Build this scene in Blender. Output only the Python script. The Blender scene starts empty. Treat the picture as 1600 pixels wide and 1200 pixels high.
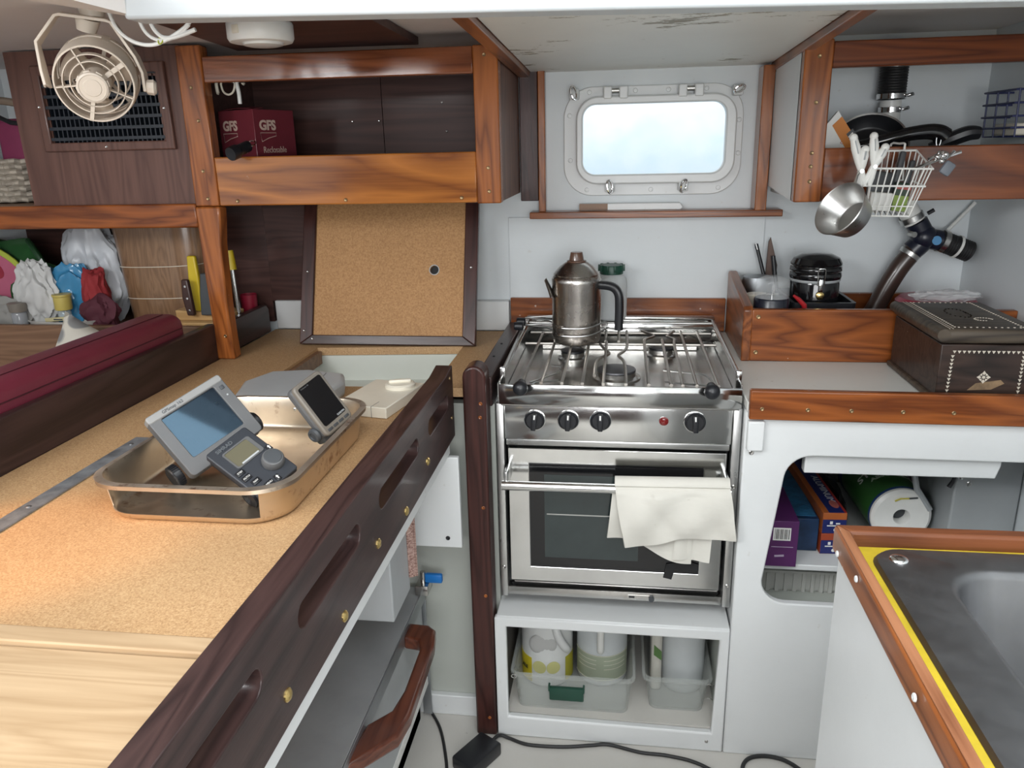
import bpy, bmesh, math, random
from mathutils import Vector, Matrix, noise
random.seed(7)
S = bpy.context.scene
COL = S.collection
PI = math.pi

# ------------------------------------------------------------------ camera
cam_data = bpy.data.cameras.new('camera')
cam = bpy.data.objects.new('camera', cam_data)
COL.objects.link(cam)
cam_data.sensor_width = 36.0
cam_data.lens = 36.0 * 1220.0 / 1600.0
cam_data.clip_start = 0.02
RT = Vector((0.99075068, 0.13383652, -0.02238031))
DN = Vector((0.01784538, -0.29200903, -0.95624906))
FW = Vector((-0.1345163, 0.94700502, -0.29169651))
cm = Matrix((RT, -DN, -FW)).transposed().to_4x4()
cm.translation = (0, 0, 1.33)
cam.matrix_world = cm
S.camera = cam

# ------------------------------------------------------------------ view and world
S.view_settings.view_transform = 'Standard'
S.view_settings.look = 'None'
S.view_settings.gamma = 1
S.view_settings.use_curve_mapping = False
S.view_settings.exposure = -0.10
world = bpy.data.worlds.new('overcast_sky')
S.world = world
world.use_nodes = True
wn = world.node_tree
wn.nodes.clear()
w_out = wn.nodes.new('ShaderNodeOutputWorld')
w_bg = wn.nodes.new('ShaderNodeBackground')
w_tc = wn.nodes.new('ShaderNodeTexCoord')
w_sep = wn.nodes.new('ShaderNodeSeparateXYZ')
w_rmp = wn.nodes.new('ShaderNodeValToRGB')
w_map = wn.nodes.new('ShaderNodeMapRange')
w_map.inputs['From Min'].default_value = -0.25
w_map.inputs['From Max'].default_value = 0.25
cr = w_rmp.color_ramp
cr.elements[0].position = 0.40
cr.elements[0].color = (0.56, 0.67, 0.74, 1)
cr.elements[1].position = 0.60
cr.elements[1].color = (0.97, 1.0, 1.0, 1)
e = cr.elements.new(0.50)
e.color = (0.72, 0.82, 0.88, 1)
wn.links.new(w_tc.outputs['Generated'], w_sep.inputs[0])
wn.links.new(w_sep.outputs['Z'], w_map.inputs['Value'])
wn.links.new(w_map.outputs[0], w_rmp.inputs[0])
wn.links.new(w_rmp.outputs[0], w_bg.inputs['Color'])
w_bg.inputs['Strength'].default_value = 1.4
wn.links.new(w_bg.outputs[0], w_out.inputs[0])


def area_light(name, loc, target, sx, sy, power, color=(1, 1, 1), spread=PI):
    d = bpy.data.lights.new(name, 'AREA')
    d.shape = 'RECTANGLE'
    d.size = sx
    d.size_y = sy
    d.energy = power
    d.color = color
    d.spread = spread
    o = bpy.data.objects.new(name, d)
    COL.objects.link(o)
    o.location = loc
    o.rotation_euler = (Vector(target) - Vector(loc)).to_track_quat('-Z', 'Y').to_euler()
    return o


# daylight falling through the open companionway hatch above and behind the viewer
area_light('hatch_daylight', (0.12, 0.18, 1.95), (0.11, 0.40, 0.8), 1.15, 1.05, 18, (0.93, 0.97, 1.0))
# fill light added behind the viewer, tilted up to brighten deckhead and front faces
area_light('rear_fill_light', (0.15, -1.22, 1.25), (0.0, 2.0, 1.85), 1.1, 0.8, 30, (0.98, 0.99, 1.0))
# skylight over the saloon on the left, behind the viewer
area_light('saloon_skylight', (-1.15, -0.35, 1.74), (-0.25, 0.95, 0.95), 0.9, 0.30, 21, (0.97, 0.99, 1.0))
# unseen orange spot added on the left to light a patch of the cork
d = bpy.data.lights.new('orange_patch_spot', 'SPOT')
d.energy = 42
d.color = (1.0, 0.45, 0.12)
d.spot_size = math.radians(24)
d.spot_blend = 0.75
d.shadow_soft_size = 0.03
o = bpy.data.objects.new('orange_patch_spot', d)
COL.objects.link(o)
o.location = (-1.35, 0.35, 1.44)
o.rotation_euler = (Vector((-0.81, 0.79, 0.84)) - o.location).to_track_quat('-Z', 'Y').to_euler()


# ------------------------------------------------------------------ materials
def new_mat(name):
    m = bpy.data.materials.new(name)
    m.use_nodes = True
    nt = m.node_tree
    return m, nt, nt.nodes['Principled BSDF']


def rgba(c):
    return (c[0], c[1], c[2], 1)


def noise_node(nt, scale, detail=4, rough=0.55, vec=None, dist=0.0):
    n = nt.nodes.new('ShaderNodeTexNoise')
    n.inputs['Scale'].default_value = scale
    n.inputs['Detail'].default_value = detail
    n.inputs['Roughness'].default_value = rough
    n.inputs['Distortion'].default_value = dist
    if vec is not None:
        nt.links.new(vec, n.inputs['Vector'])
    return n


def ramp(nt, fac, stops):
    r = nt.nodes.new('ShaderNodeValToRGB')
    el = r.color_ramp.elements
    el[0].position, el[0].color = stops[0][0], rgba(stops[0][1])
    el[1].position, el[1].color = stops[-1][0], rgba(stops[-1][1])
    for p, c in stops[1:-1]:
        x = el.new(p)
        x.color = rgba(c)
    nt.links.new(fac, r.inputs[0])
    return r


def coords(nt, scale=(1, 1, 1), loc=(0, 0, 0), rot=(0, 0, 0)):
    t = nt.nodes.new('ShaderNodeTexCoord')
    mp = nt.nodes.new('ShaderNodeMapping')
    mp.inputs['Scale'].default_value = scale
    mp.inputs['Location'].default_value = loc
    mp.inputs['Rotation'].default_value = rot
    nt.links.new(t.outputs['Object'], mp.inputs[0])
    return mp.outputs[0]


def bump(nt, bsdf, height, strength=0.2, dist=0.002):
    b = nt.nodes.new('ShaderNodeBump')
    b.inputs['Strength'].default_value = strength
    b.inputs['Distance'].default_value = dist
    nt.links.new(height, b.inputs['Height'])
    nt.links.new(b.outputs[0], bsdf.inputs['Normal'])


def plain(name, col, rough=0.5, metal=0.0, coat=0.0, var=0.06, scale=9.0, bmp=0.0, alpha=1.0, trans=0.0, sss=0.0):
    m, nt, b = new_mat(name)
    v = coords(nt)
    n = noise_node(nt, scale, 5, 0.6, v)
    lo = [max(0, c * (1 - var)) for c in col]
    hi = [min(1, c * (1 + var)) for c in col]
    r = ramp(nt, n.outputs['Fac'], [(0.3, lo), (0.7, hi)])
    nt.links.new(r.outputs[0], b.inputs['Base Color'])
    b.inputs['Roughness'].default_value = rough
    b.inputs['Metallic'].default_value = metal
    b.inputs['Coat Weight'].default_value = coat
    b.inputs['Alpha'].default_value = alpha
    b.inputs['Transmission Weight'].default_value = trans
    if sss:
        b.inputs['Subsurface Weight'].default_value = sss
        b.inputs['Subsurface Radius'].default_value = (0.01, 0.01, 0.01)
    if bmp:
        n2 = noise_node(nt, scale * 6, 4, 0.6, v)
        bump(nt, b, n2.outputs['Fac'], bmp)
    return m


def paint(name, col, rough=0.4, grime=(0.45, 0.40, 0.33), amt=0.5, chips=None, chip_at=0.70, bmp=0.25, scale=3.0, stretch=(1, 1, 1)):
    """brush painted board: faint unevenness, sparse grime specks, optional flaked patches"""
    m, nt, b = new_mat(name)
    v = coords(nt, stretch)
    n = noise_node(nt, scale, 6, 0.6, v)
    base = ramp(nt, n.outputs['Fac'], [(0.3, [c * 0.93 for c in col]), (0.65, col)])
    g = noise_node(nt, 38, 3, 0.5, v)
    gm = ramp(nt, g.outputs['Fac'], [(0.72, (0, 0, 0)), (0.78, (amt, amt, amt))])
    mx = nt.nodes.new('ShaderNodeMixRGB')
    nt.links.new(gm.outputs[0], mx.inputs[0])
    nt.links.new(base.outputs[0], mx.inputs[1])
    mx.inputs[2].default_value = rgba(grime)
    out = mx.outputs[0]
    if chips:
        c = noise_node(nt, 13, 7, 0.72, coords(nt, (1.0, 2.6, 1.0)))
        c2 = noise_node(nt, 2.4, 2, 0.5, v)
        mul = nt.nodes.new('ShaderNodeMath')
        mul.operation = 'MULTIPLY'
        nt.links.new(c.outputs['Fac'], mul.inputs[0])
        nt.links.new(c2.outputs['Fac'], mul.inputs[1])
        cmk = ramp(nt, mul.outputs[0], [(chip_at * 0.5, (0, 0, 0)), (chip_at * 0.5 + 0.012, (1, 1, 1))])
        mx2 = nt.nodes.new('ShaderNodeMixRGB')
        nt.links.new(cmk.outputs[0], mx2.inputs[0])
        nt.links.new(out, mx2.inputs[1])
        mx2.inputs[2].default_value = rgba(chips)
        out = mx2.outputs[0]
    nt.links.new(out, b.inputs['Base Color'])
    b.inputs['Roughness'].default_value = rough
    bn = noise_node(nt, 60, 3, 0.6, coords(nt, (0.35, 0.35, 1)))
    bump(nt, b, bn.outputs['Fac'], bmp, 0.0015)
    return m


def wood(name, dark, light, axis='X', rough=0.34, coat=0.28, scale=9.0, dist=4.0, bmp=0.12, rings=24.0, specks=0.0, fine=0.42):
    m, nt, b = new_mat(name)
    st = {'X': (0.10, 1, 1), 'Y': (1, 0.10, 1), 'Z': (1, 1, 0.10)}[axis]
    v = coords(nt, st)
    big = noise_node(nt, scale, 3, 0.5, v, dist * 0.12)
    wv = nt.nodes.new('ShaderNodeMath')
    wv.operation = 'MULTIPLY'
    wv.inputs[1].default_value = rings
    nt.links.new(big.outputs['Fac'], wv.inputs[0])
    fr = nt.nodes.new('ShaderNodeMath')
    fr.operation = 'PINGPONG'
    fr.inputs[1].default_value = 1.0
    nt.links.new(wv.outputs[0], fr.inputs[0])
    st2 = {'X': (0.03, 1, 1), 'Y': (1, 0.03, 1), 'Z': (1, 1, 0.03)}[axis]
    fine_n = noise_node(nt, 240, 3, 0.6, coords(nt, st2))
    mixf = nt.nodes.new('ShaderNodeMixRGB')
    mixf.inputs[0].default_value = fine
    nt.links.new(fr.outputs[0], mixf.inputs[1])
    nt.links.new(fine_n.outputs['Fac'], mixf.inputs[2])
    mid = [(a * 0.45 + c * 0.55) for a, c in zip(dark, light)]
    r = ramp(nt, mixf.outputs[0], [(0.10, dark), (0.42, mid), (0.80, light)])
    out = r.outputs[0]
    if specks:
        sp = noise_node(nt, 55, 2, 0.5, coords(nt))
        sm = ramp(nt, sp.outputs['Fac'], [(0.755, (0, 0, 0)), (0.775, (specks, specks, specks))])
        mx = nt.nodes.new('ShaderNodeMixRGB')
        nt.links.new(sm.outputs[0], mx.inputs[0])
        nt.links.new(out, mx.inputs[1])
        mx.inputs[2].default_value = (0.75, 0.68, 0.6, 1)
        out = mx.outputs[0]
    nt.links.new(out, b.inputs['Base Color'])
    b.inputs['Roughness'].default_value = rough
    b.inputs['Coat Weight'].default_value = coat
    b.inputs['Coat Roughness'].default_value = 0.13
    b.inputs['Specular IOR Level'].default_value = 0.3
    if bmp:
        bn = noise_node(nt, 150, 4, 0.6, coords(nt, {'X': (0.12, 1, 1), 'Y': (1, 0.12, 1), 'Z': (1, 1, 0.12)}[axis]))
        bump(nt, b, bn.outputs['Fac'], bmp, 0.002)
    return m


def metal(name, col=(0.62, 0.62, 0.61), rough=0.22, stain=None, stain_amt=0.6, stain_at=0.55, sscale=14, var=0.12, aniso=0.0, bmp=0.0):
    m, nt, b = new_mat(name)
    v = coords(nt)
    n = noise_node(nt, 7, 5, 0.6, v)
    r = ramp(nt, n.outputs['Fac'], [(0.3, [c * (1 - var) for c in col]), (0.7, [min(1, c * (1 + var)) for c in col])])
    out = r.outputs[0]
    b.inputs['Metallic'].default_value = 1.0
    rr = nt.nodes.new('ShaderNodeMapRange')
    rr.inputs['To Min'].default_value = rough * 0.7
    rr.inputs['To Max'].default_value = rough * 1.5
    n3 = noise_node(nt, 22, 5, 0.65, v)
    nt.links.new(n3.outputs['Fac'], rr.inputs[0])
    nt.links.new(rr.outputs[0], b.inputs['Roughness'])
    if stain:
        s = noise_node(nt, sscale, 7, 0.7, v)
        sm = ramp(nt, s.outputs['Fac'], [(stain_at, (0, 0, 0)), (stain_at + 0.13, (stain_amt,) * 3)])
        mx = nt.nodes.new('ShaderNodeMixRGB')
        nt.links.new(sm.outputs[0], mx.inputs[0])
        nt.links.new(out, mx.inputs[1])
        mx.inputs[2].default_value = rgba(stain)
        out = mx.outputs[0]
    nt.links.new(out, b.inputs['Base Color'])
    if bmp:
        bn = noise_node(nt, 30, 3, 0.5, v)
        bump(nt, b, bn.outputs['Fac'], bmp, 0.002)
    return m


def speckle(name, base, dark, light, scale=420, rough=0.6):
    """cork-like laminate: fine flecks"""
    m, nt, b = new_mat(name)
    v = coords(nt)
    n = noise_node(nt, scale, 3, 0.7, v)
    r = ramp(nt, n.outputs['Fac'], [(0.28, dark), (0.5, base), (0.72, light)])
    n2 = noise_node(nt, 4, 4, 0.6, v)
    r2 = ramp(nt, n2.outputs['Fac'], [(0.3, (0.88, 0.88, 0.88)), (0.7, (1, 1, 1))])
    mx = nt.nodes.new('ShaderNodeMixRGB')
    mx.blend_type = 'MULTIPLY'
    mx.inputs[0].default_value = 1
    nt.links.new(r.outputs[0], mx.inputs[1])
    nt.links.new(r2.outputs[0], mx.inputs[2])
    nt.links.new(mx.outputs[0], b.inputs['Base Color'])
    b.inputs['Roughness'].default_value = rough
    bump(nt, b, n.outputs['Fac'], 0.15, 0.001)
    return m


def clear(name, col=(0.9, 0.93, 0.93), rough=0.15, alpha=0.35, spec=0.5):
    m, nt, b = new_mat(name)
    n = noise_node(nt, 12, 3, 0.5, coords(nt))
    r = ramp(nt, n.outputs['Fac'], [(0.3, [c * 0.92 for c in col]), (0.7, col)])
    nt.links.new(r.outputs[0], b.inputs['Base Color'])
    b.inputs['Roughness'].default_value = rough
    b.inputs['Alpha'].default_value = alpha
    b.inputs['Specular IOR Level'].default_value = spec
    return m


WHITE = paint('white_gloss_paint', (0.72, 0.735, 0.735), 0.32, amt=0.35)
WHITE_WALL = paint('white_wall_paint', (0.70, 0.74, 0.76), 0.45, amt=0.25)
WHITE_CEIL = paint('flaked_white_paint', (0.86, 0.86, 0.81), 0.5, chips=(0.30, 0.26, 0.18), chip_at=0.66, amt=0.3)
PRIMER = paint('pale_primer_paint', (0.72, 0.67, 0.64), 0.6, amt=0.2)
GREY_SHADE = paint('shade_toned_paint', (0.46, 0.48, 0.44), 0.5, amt=0.3)  # grey-green tone carries the shade of the recesses in the paint colour
CREAM_PAINT = paint('cream_locker_paint', (0.66, 0.68, 0.62), 0.45, amt=0.4)
FLOOR = paint('pale_floor_paint', (0.60, 0.58, 0.54), 0.45, grime=(0.2, 0.18, 0.15), amt=0.5)
TEAK_X = wood('varnished_teak_along', (0.090, 0.020, 0.005), (0.285, 0.082, 0.018), 'X', specks=0.5)
TEAK_X2 = wood('golden_teak_along', (0.165, 0.043, 0.008), (0.47, 0.165, 0.032), 'X', 0.20, 0.9, scale=7, specks=0.4)
TEAK_Y = wood('varnished_teak_deep', (0.095, 0.024, 0.007), (0.29, 0.092, 0.026), 'Y', specks=0.5)
TEAK_Z = wood('varnished_teak_upright', (0.125, 0.032, 0.008), (0.36, 0.112, 0.026), 'Z', 0.27, 0.4, specks=0.3)
TEAK_DK = wood('dark_teak_along', (0.065, 0.014, 0.005), (0.19, 0.050, 0.014), 'X', 0.3, 0.25)
TEAK_WORN = wood('worn_teak_deep', (0.15, 0.050, 0.020), (0.38, 0.165, 0.080), 'Y', 0.5, 0.1, specks=0.6)
MAHOG_X = wood('dark_mahogany_along', (0.022, 0.011, 0.010), (0.062, 0.034, 0.029), 'X', 0.38, 0.12)
MAHOG_Y = wood('dark_mahogany_deep', (0.018, 0.010, 0.010), (0.050, 0.027, 0.025), 'Y', 0.36, 0.15)
MAHOG_Z = wood('dark_mahogany_upright', (0.022, 0.008, 0.007), (0.062, 0.022, 0.018), 'Z', 0.36, 0.15)
PLY = wood('brown_plywood', (0.080, 0.036, 0.028), (0.135, 0.066, 0.050), 'Z', 0.4, 0.2, bmp=0.05)
PLY_DK = wood('dark_plywood', (0.040, 0.018, 0.015), (0.080, 0.036, 0.030), 'X', 0.45, 0.1, bmp=0.05)
BOARD = wood('pale_bamboo_board', (0.37, 0.245, 0.135), (0.50, 0.355, 0.215), 'X', 0.55, 0.05, scale=14, bmp=0.1, fine=0.5)
OAK = wood('dull_brown_board', (0.16, 0.085, 0.050), (0.26, 0.15, 0.09), 'X', 0.5, 0.1)
PINE = wood('pale_pine', (0.45, 0.26, 0.10), (0.62, 0.40, 0.18), 'X', 0.5, 0.1)
CORK = speckle('cork_laminate', (0.53, 0.325, 0.16), (0.33, 0.18, 0.08), (0.66, 0.45, 0.25))
HARDBOARD = speckle('brown_hardboard', (0.46, 0.245, 0.10), (0.33, 0.16, 0.06), (0.56, 0.32, 0.145), 260, 0.7)
STEEL = metal('polished_stainless', (0.66, 0.66, 0.65), 0.13)
STEEL_BR = metal('brushed_stainless', (0.58, 0.58, 0.57), 0.28)
STEEL_WORN = metal('worn_stainless', (0.56, 0.55, 0.53), 0.22, (0.30, 0.24, 0.17), 0.5, 0.58)
STEEL_SINK = metal('dull_sink_steel', (0.23, 0.232, 0.24), 0.40, (0.38, 0.385, 0.39), 0.4, 0.6, 9)
STEEL_KETTLE = metal('tarnished_kettle_steel', (0.50, 0.47, 0.44), 0.24, (0.25, 0.19, 0.14), 0.55, 0.55, 10)
STEEL_PAN = metal('burnt_pan_steel', (0.70, 0.60, 0.48), 0.34, (0.26, 0.12, 0.045), 0.85, 0.57, 22)
STEEL_RUST = metal('rusty_rim_steel', (0.80, 0.76, 0.70), 0.48, (0.26, 0.11, 0.035), 0.9, 0.55, 35)
ALU = metal('grey_aluminium', (0.42, 0.44, 0.46), 0.4)
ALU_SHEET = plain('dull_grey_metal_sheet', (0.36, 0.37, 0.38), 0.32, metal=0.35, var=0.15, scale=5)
LOCKER_SHADE = plain('locker_shade_tone', (0.050, 0.042, 0.036), 0.7, var=0.2)  # near-black tone paints the shade inside the stove locker onto its panels
BRASS = metal('brass', (0.75, 0.55, 0.22), 0.25)
BRONZE = metal('dull_bronze', (0.34, 0.24, 0.13), 0.38)
CHROME = metal('chrome', (0.8, 0.8, 0.8), 0.08)
GRATE = metal('grate_wire', (0.50, 0.47, 0.43), 0.3, (0.26, 0.20, 0.14), 0.5, 0.55)
BLACK = plain('black_plastic', (0.012, 0.013, 0.016), 0.35)
BLACK_GL = plain('black_gloss', (0.006, 0.006, 0.007), 0.1, coat=0.15)
BLACK_MT = plain('matt_black', (0.014, 0.014, 0.015), 0.7)
RUBBER = plain('black_rubber', (0.016, 0.016, 0.017), 0.55)
CHAR = plain('charcoal_plastic', (0.055, 0.060, 0.066), 0.5)
GREY_PL = plain('grey_plastic', (0.105, 0.107, 0.110), 0.45)
GREY_LT = plain('light_grey_plastic', (0.42, 0.44, 0.45), 0.4)
TAUPE = plain('taupe_plastic', (0.185, 0.165, 0.14), 0.38)
BEIGE = plain('aged_beige_plastic', (0.66, 0.58, 0.49), 0.42)
CREAM = plain('cream_plastic', (0.74, 0.69, 0.58), 0.4)
WHITE_PL = plain('white_plastic', (0.80, 0.80, 0.77), 0.35)
FROST = clear('frosted_plastic', (0.62, 0.65, 0.62), 0.35, 0.32)
CLEAR = clear('clear_plastic', (0.85, 0.88, 0.90), 0.08, 0.22)
JUG = plain('milky_jug_plastic', (0.62, 0.65, 0.66), 0.42, sss=0.3)
JUG_W = plain('white_jug_plastic', (0.72, 0.73, 0.72), 0.4)
GREEN_PL = plain('dark_green_plastic', (0.010, 0.060, 0.038), 0.4)
CLOTH = plain('white_cotton', (0.78, 0.76, 0.69), 0.9, var=0.1, scale=12, bmp=0.3)
VINYL = plain('maroon_vinyl', (0.155, 0.022, 0.040), 0.42, var=0.08, bmp=0.15)
YELLOW = plain('yellow_counter_paint', (0.56, 0.42, 0.03), 0.4, var=0.25, scale=14)


# ------------------------------------------------------------------ mesh helpers
class B:
    """collects shapes into one bmesh; coordinates are world unless the parent has its own frame"""

    def __init__(self):
        self.bm = bmesh.new()

    def box(self, x0, x1, y0, y1, z0, z1, bev=0.0, seg=2):
        return self.obox(((x0 + x1) / 2, (y0 + y1) / 2, (z0 + z1) / 2), (abs(x1 - x0), abs(y1 - y0), abs(z1 - z0)), None, bev, seg)

    def obox(self, c, size, rot=None, bev=0.0, seg=2):
        m = Matrix.Translation(Vector(c))
        if rot is not None:
            m = m @ rot.to_4x4()
        g = bmesh.ops.create_cube(self.bm, size=1.0, matrix=m @ Matrix.Diagonal((size[0], size[1], size[2], 1)))
        if bev:
            es = list({e for v in g['verts'] for e in v.link_edges})
            bmesh.ops.bevel(self.bm, geom=es, offset=min(bev, min(size) * 0.49), segments=seg, affect='EDGES', profile=0.5)
        return self

    def cyl(self, p0, p1, r0, r1=None, n=24, cap=True):
        p0, p1 = Vector(p0), Vector(p1)
        r1 = r0 if r1 is None else r1
        d = p1 - p0
        q = d.to_track_quat('Z', 'Y').to_matrix().to_4x4()
        m = Matrix.Translation((p0 + p1) / 2) @ q
        bmesh.ops.create_cone(self.bm, cap_ends=cap, segments=n, radius1=r0, radius2=r1, depth=d.length, matrix=m)
        return self

    def lathe(self, prof, c=(0, 0, 0), axis=(0, 0, 1), n=32, close=True):
        q = Vector(axis).to_track_quat('Z', 'Y').to_matrix()
        c = Vector(c)
        rings = []
        for r, z in prof:
            if r < 1e-6:
                rings.append([self.bm.verts.new(c + q @ Vector((0, 0, z)))])
            else:
                rings.append([self.bm.verts.new(c + q @ Vector((r * math.cos(2 * PI * k / n), r * math.sin(2 * PI * k / n), z))) for k in range(n)])
        for a, b in zip(rings[:-1], rings[1:]):
            for k in range(n):
                k2 = (k + 1) % n
                if len(a) == 1 and len(b) == 1:
                    continue
                if len(a) == 1:
                    self.bm.faces.new((a[0], b[k], b[k2]))
                elif len(b) == 1:
                    self.bm.faces.new((a[k], a[k2], b[0]))
                else:
                    self.bm.faces.new((a[k], a[k2], b[k2], b[k]))
        return self

    def tube(self, pts, r, n=8, closed=False, smooth=0):
        P = [Vector(p) for p in pts]
        if smooth:
            P = spline(P, smooth, closed)
        N = len(P)
        rings = []
        up = None
        for i in range(N):
            if closed:
                t = (P[(i + 1) % N] - P[i - 1]).normalized()
            else:
                t = (P[min(i + 1, N - 1)] - P[max(i - 1, 0)]).normalized()
            if up is None:
                up = Vector((0, 0, 1)) if abs(t.z) < 0.9 else Vector((1, 0, 0))
            u = (up - t * up.dot(t)).normalized()
            w = t.cross(u)
            up = u
            rr = r[i] if isinstance(r, (list, tuple)) else r
            rings.append([self.bm.verts.new(P[i] + (u * math.cos(2 * PI * k / n) + w * math.sin(2 * PI * k / n)) * rr) for k in range(n)])
        last = N if closed else N - 1
        for i in range(last):
            a, b = rings[i], rings[(i + 1) % N]
            for k in range(n):
                self.bm.faces.new((a[k], a[(k + 1) % n], b[(k + 1) % n], b[k]))
        if not closed:
            self.bm.faces.new(rings[0][::-1])
            self.bm.faces.new(rings[-1])
        return self

    def sphere(self, c, r, scale=(1, 1, 1), n=20, rot=None):
        m = Matrix.Translation(Vector(c))
        if rot is not None:
            m = m @ rot.to_4x4()
        bmesh.ops.create_uvsphere(self.bm, u_segments=n, v_segments=n // 2 + 2, radius=r, matrix=m @ Matrix.Diagonal((scale[0], scale[1], scale[2], 1)))
        return self

    def prism(self, outer, plane, lo, hi, holes=()):
        """polygon with optional holes in a plane ('xy','xz','yz'), extruded from lo to hi along the third axis"""
        def P(a, b, c):
            return {'xy': (a, b, c), 'xz': (a, c, b), 'yz': (c, a, b)}[plane]
        t = bmesh.new()
        edges = []
        for loop in [outer] + list(holes):
            vs = [t.verts.new(P(a, b, lo)) for a, b in loop]
            edges += [t.edges.new((vs[i], vs[(i + 1) % len(vs)])) for i in range(len(vs))]
        bmesh.ops.triangle_fill(t, use_beauty=True, use_dissolve=False, edges=edges)
        g = bmesh.ops.extrude_face_region(t, geom=t.faces[:])
        d = Vector(P(0, 0, hi - lo))
        for v in g['geom']:
            if isinstance(v, bmesh.types.BMVert):
                v.co += d
        bmesh.ops.recalc_face_normals(t, faces=t.faces[:])
        bmesh.ops.dissolve_limit(t, angle_limit=0.01, verts=t.verts[:], edges=t.edges[:], delimit={'NORMAL'})
        me = bpy.data.meshes.new('tmp')
        t.to_mesh(me)
        t.free()
        self.bm.from_mesh(me)
        bpy.data.meshes.remove(me)
        return self

    def sheet(self, fn, nu, nv, thick=0.0, closed_u=False):
        """grid surface fn(u, v) with u, v in 0..1; thick > 0 makes it a closed slab"""
        g = [[self.bm.verts.new(fn(i / nu, j / nv)) for j in range(nv + 1)] for i in range(nu + (0 if closed_u else 1))]
        fs = []
        for i in range(nu):
            i2 = (i + 1) % len(g)
            for j in range(nv):
                fs.append(self.bm.faces.new((g[i][j], g[i2][j], g[i2][j + 1], g[i][j + 1])))
        if thick:
            bmesh.ops.recalc_face_normals(self.bm, faces=fs)
            bmesh.ops.solidify(self.bm, geom=fs, thickness=thick)
        return self

    def crumple(self, c, size, seed=0, amp=0.35, sub=4, freq=3.0, rot=None):
        """creased bag-like lump"""
        g = bmesh.ops.create_icosphere(self.bm, subdivisions=sub, radius=1.0)
        off = Vector((seed * 7.3, seed * 3.1, seed * 5.7))
        R3 = rot if rot is not None else Matrix.Identity(3)
        for v in g['verts']:
            p = v.co.copy()
            k = 1 + amp * (0.6 - 1.5 * abs(noise.noise(p * freq * 0.38 + off))) + amp * 0.5 * (0.5 - 1.6 * abs(noise.noise(Vector((p.x, p.y, p.z * 0.45)) * freq * 1.15 + off)))
            q = p * k
            v.co = Vector(c) + R3 @ Vector((q.x * size[0], q.y * size[1], q.z * size[2]))
        return self


def spline(P, k, closed=False):
    out = []
    N = len(P)
    rng = N if closed else N - 1
    for i in range(rng):
        p0 = P[i - 1] if (i > 0 or closed) else P[i]
        p1 = P[i]
        p2 = P[(i + 1) % N]
        p3 = P[(i + 2) % N] if (i + 2 < N or closed) else p2
        for j in range(k):
            t = j / k
            out.append(0.5 * ((2 * p1) + (p2 - p0) * t + (2 * p0 - 5 * p1 + 4 * p2 - p3) * t * t + (3 * p1 - p0 - 3 * p2 + p3) * t ** 3))
    if not closed:
        out.append(P[-1])
    return out


def rrect(x0, x1, y0, y1, r, n=6):
    pts = []
    for cx, cy, a in ((x1 - r, y1 - r, 0), (x0 + r, y1 - r, PI / 2), (x0 + r, y0 + r, PI), (x1 - r, y0 + r, 1.5 * PI)):
        for k in range(n + 1):
            t = a + PI / 2 * k / n
            pts.append((cx + r * math.cos(t), cy + r * math.sin(t)))
    return pts


def frame_mat(X, Y, N, c=(0, 0, 0)):
    m = Matrix((Vector(X), Vector(Y), Vector(N))).transposed().to_4x4()
    m.translation = Vector(c)
    return m


INV = {}


def finish(o, bm, mat, bev=0.0, seg=2, angle=0.6, smooth=True):
    me = o.data
    bmesh.ops.recalc_face_normals(bm, faces=bm.faces[:])
    bm.to_mesh(me)
    bm.free()
    me.materials.append(mat)
    if smooth:
        for p in me.polygons:
            p.use_smooth = True
        me.set_sharp_from_angle(angle=angle)
    if bev:
        md = o.modifiers.new('soft_edges', 'BEVEL')
        md.width = bev
        md.segments = seg
        md.limit_method = 'ANGLE'
        md.angle_limit = 0.7


def tag(o, label, cat, group=None):
    o['label'] = label
    o['category'] = cat
    if group:
        o['group'] = group
    return o


def thing(name, label, cat, loc=(0, 0, 0), group=None, mat4=None, kind=None):
    """an Empty at the thing's base that parents its parts"""
    o = bpy.data.objects.new(name, None)
    o.empty_display_size = 0.02
    COL.objects.link(o)
    m = mat4 if mat4 is not None else Matrix.Translation(Vector(loc))
    o.matrix_world = m
    INV[o.name] = (m.inverted(), mat4 is not None)
    if label:
        tag(o, label, cat, group)
    if kind:
        o['kind'] = kind
    return o


def part(name, b, mat, parent, bev=0.0, label=None, seg=2, angle=0.6, smooth=True, local=None):
    """one mesh object; world-built parts are moved into their parent's frame"""
    o = bpy.data.objects.new(name, bpy.data.meshes.new(name))
    COL.objects.link(o)
    o.parent = parent
    root = parent
    while root.parent:
        root = root.parent
    inv, own = INV[root.name]
    if local is None:
        local = own
    if not local:
        b.bm.transform(inv)
    finish(o, b.bm, mat, bev, seg, angle, smooth)
    if label:
        o['label'] = label
    return o


def solo(name, b, mat, label, cat, group=None, bev=0.0, angle=0.6, smooth=True, kind=None, loc=None):
    """a thing that is a single mesh; its origin sits at its own base"""
    vs = [v.co for v in b.bm.verts]
    base = Vector(((min(v.x for v in vs) + max(v.x for v in vs)) / 2, (min(v.y for v in vs) + max(v.y for v in vs)) / 2, min(v.z for v in vs)))
    b.bm.transform(Matrix.Translation(-base))
    o = bpy.data.objects.new(name, bpy.data.meshes.new(name))
    COL.objects.link(o)
    o.location = base
    INV[o.name] = (Matrix.Translation(-base), False)
    finish(o, b.bm, mat, bev, 2, angle, smooth)
    if label:
        tag(o, label, cat, group)
    if kind:
        o['kind'] = kind
    return o


def struct(name, b, mat, label, cat, bev=0.0, smooth=True):
    return solo(name, b, mat, label, cat, None, bev, smooth=smooth, kind='structure')


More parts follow.
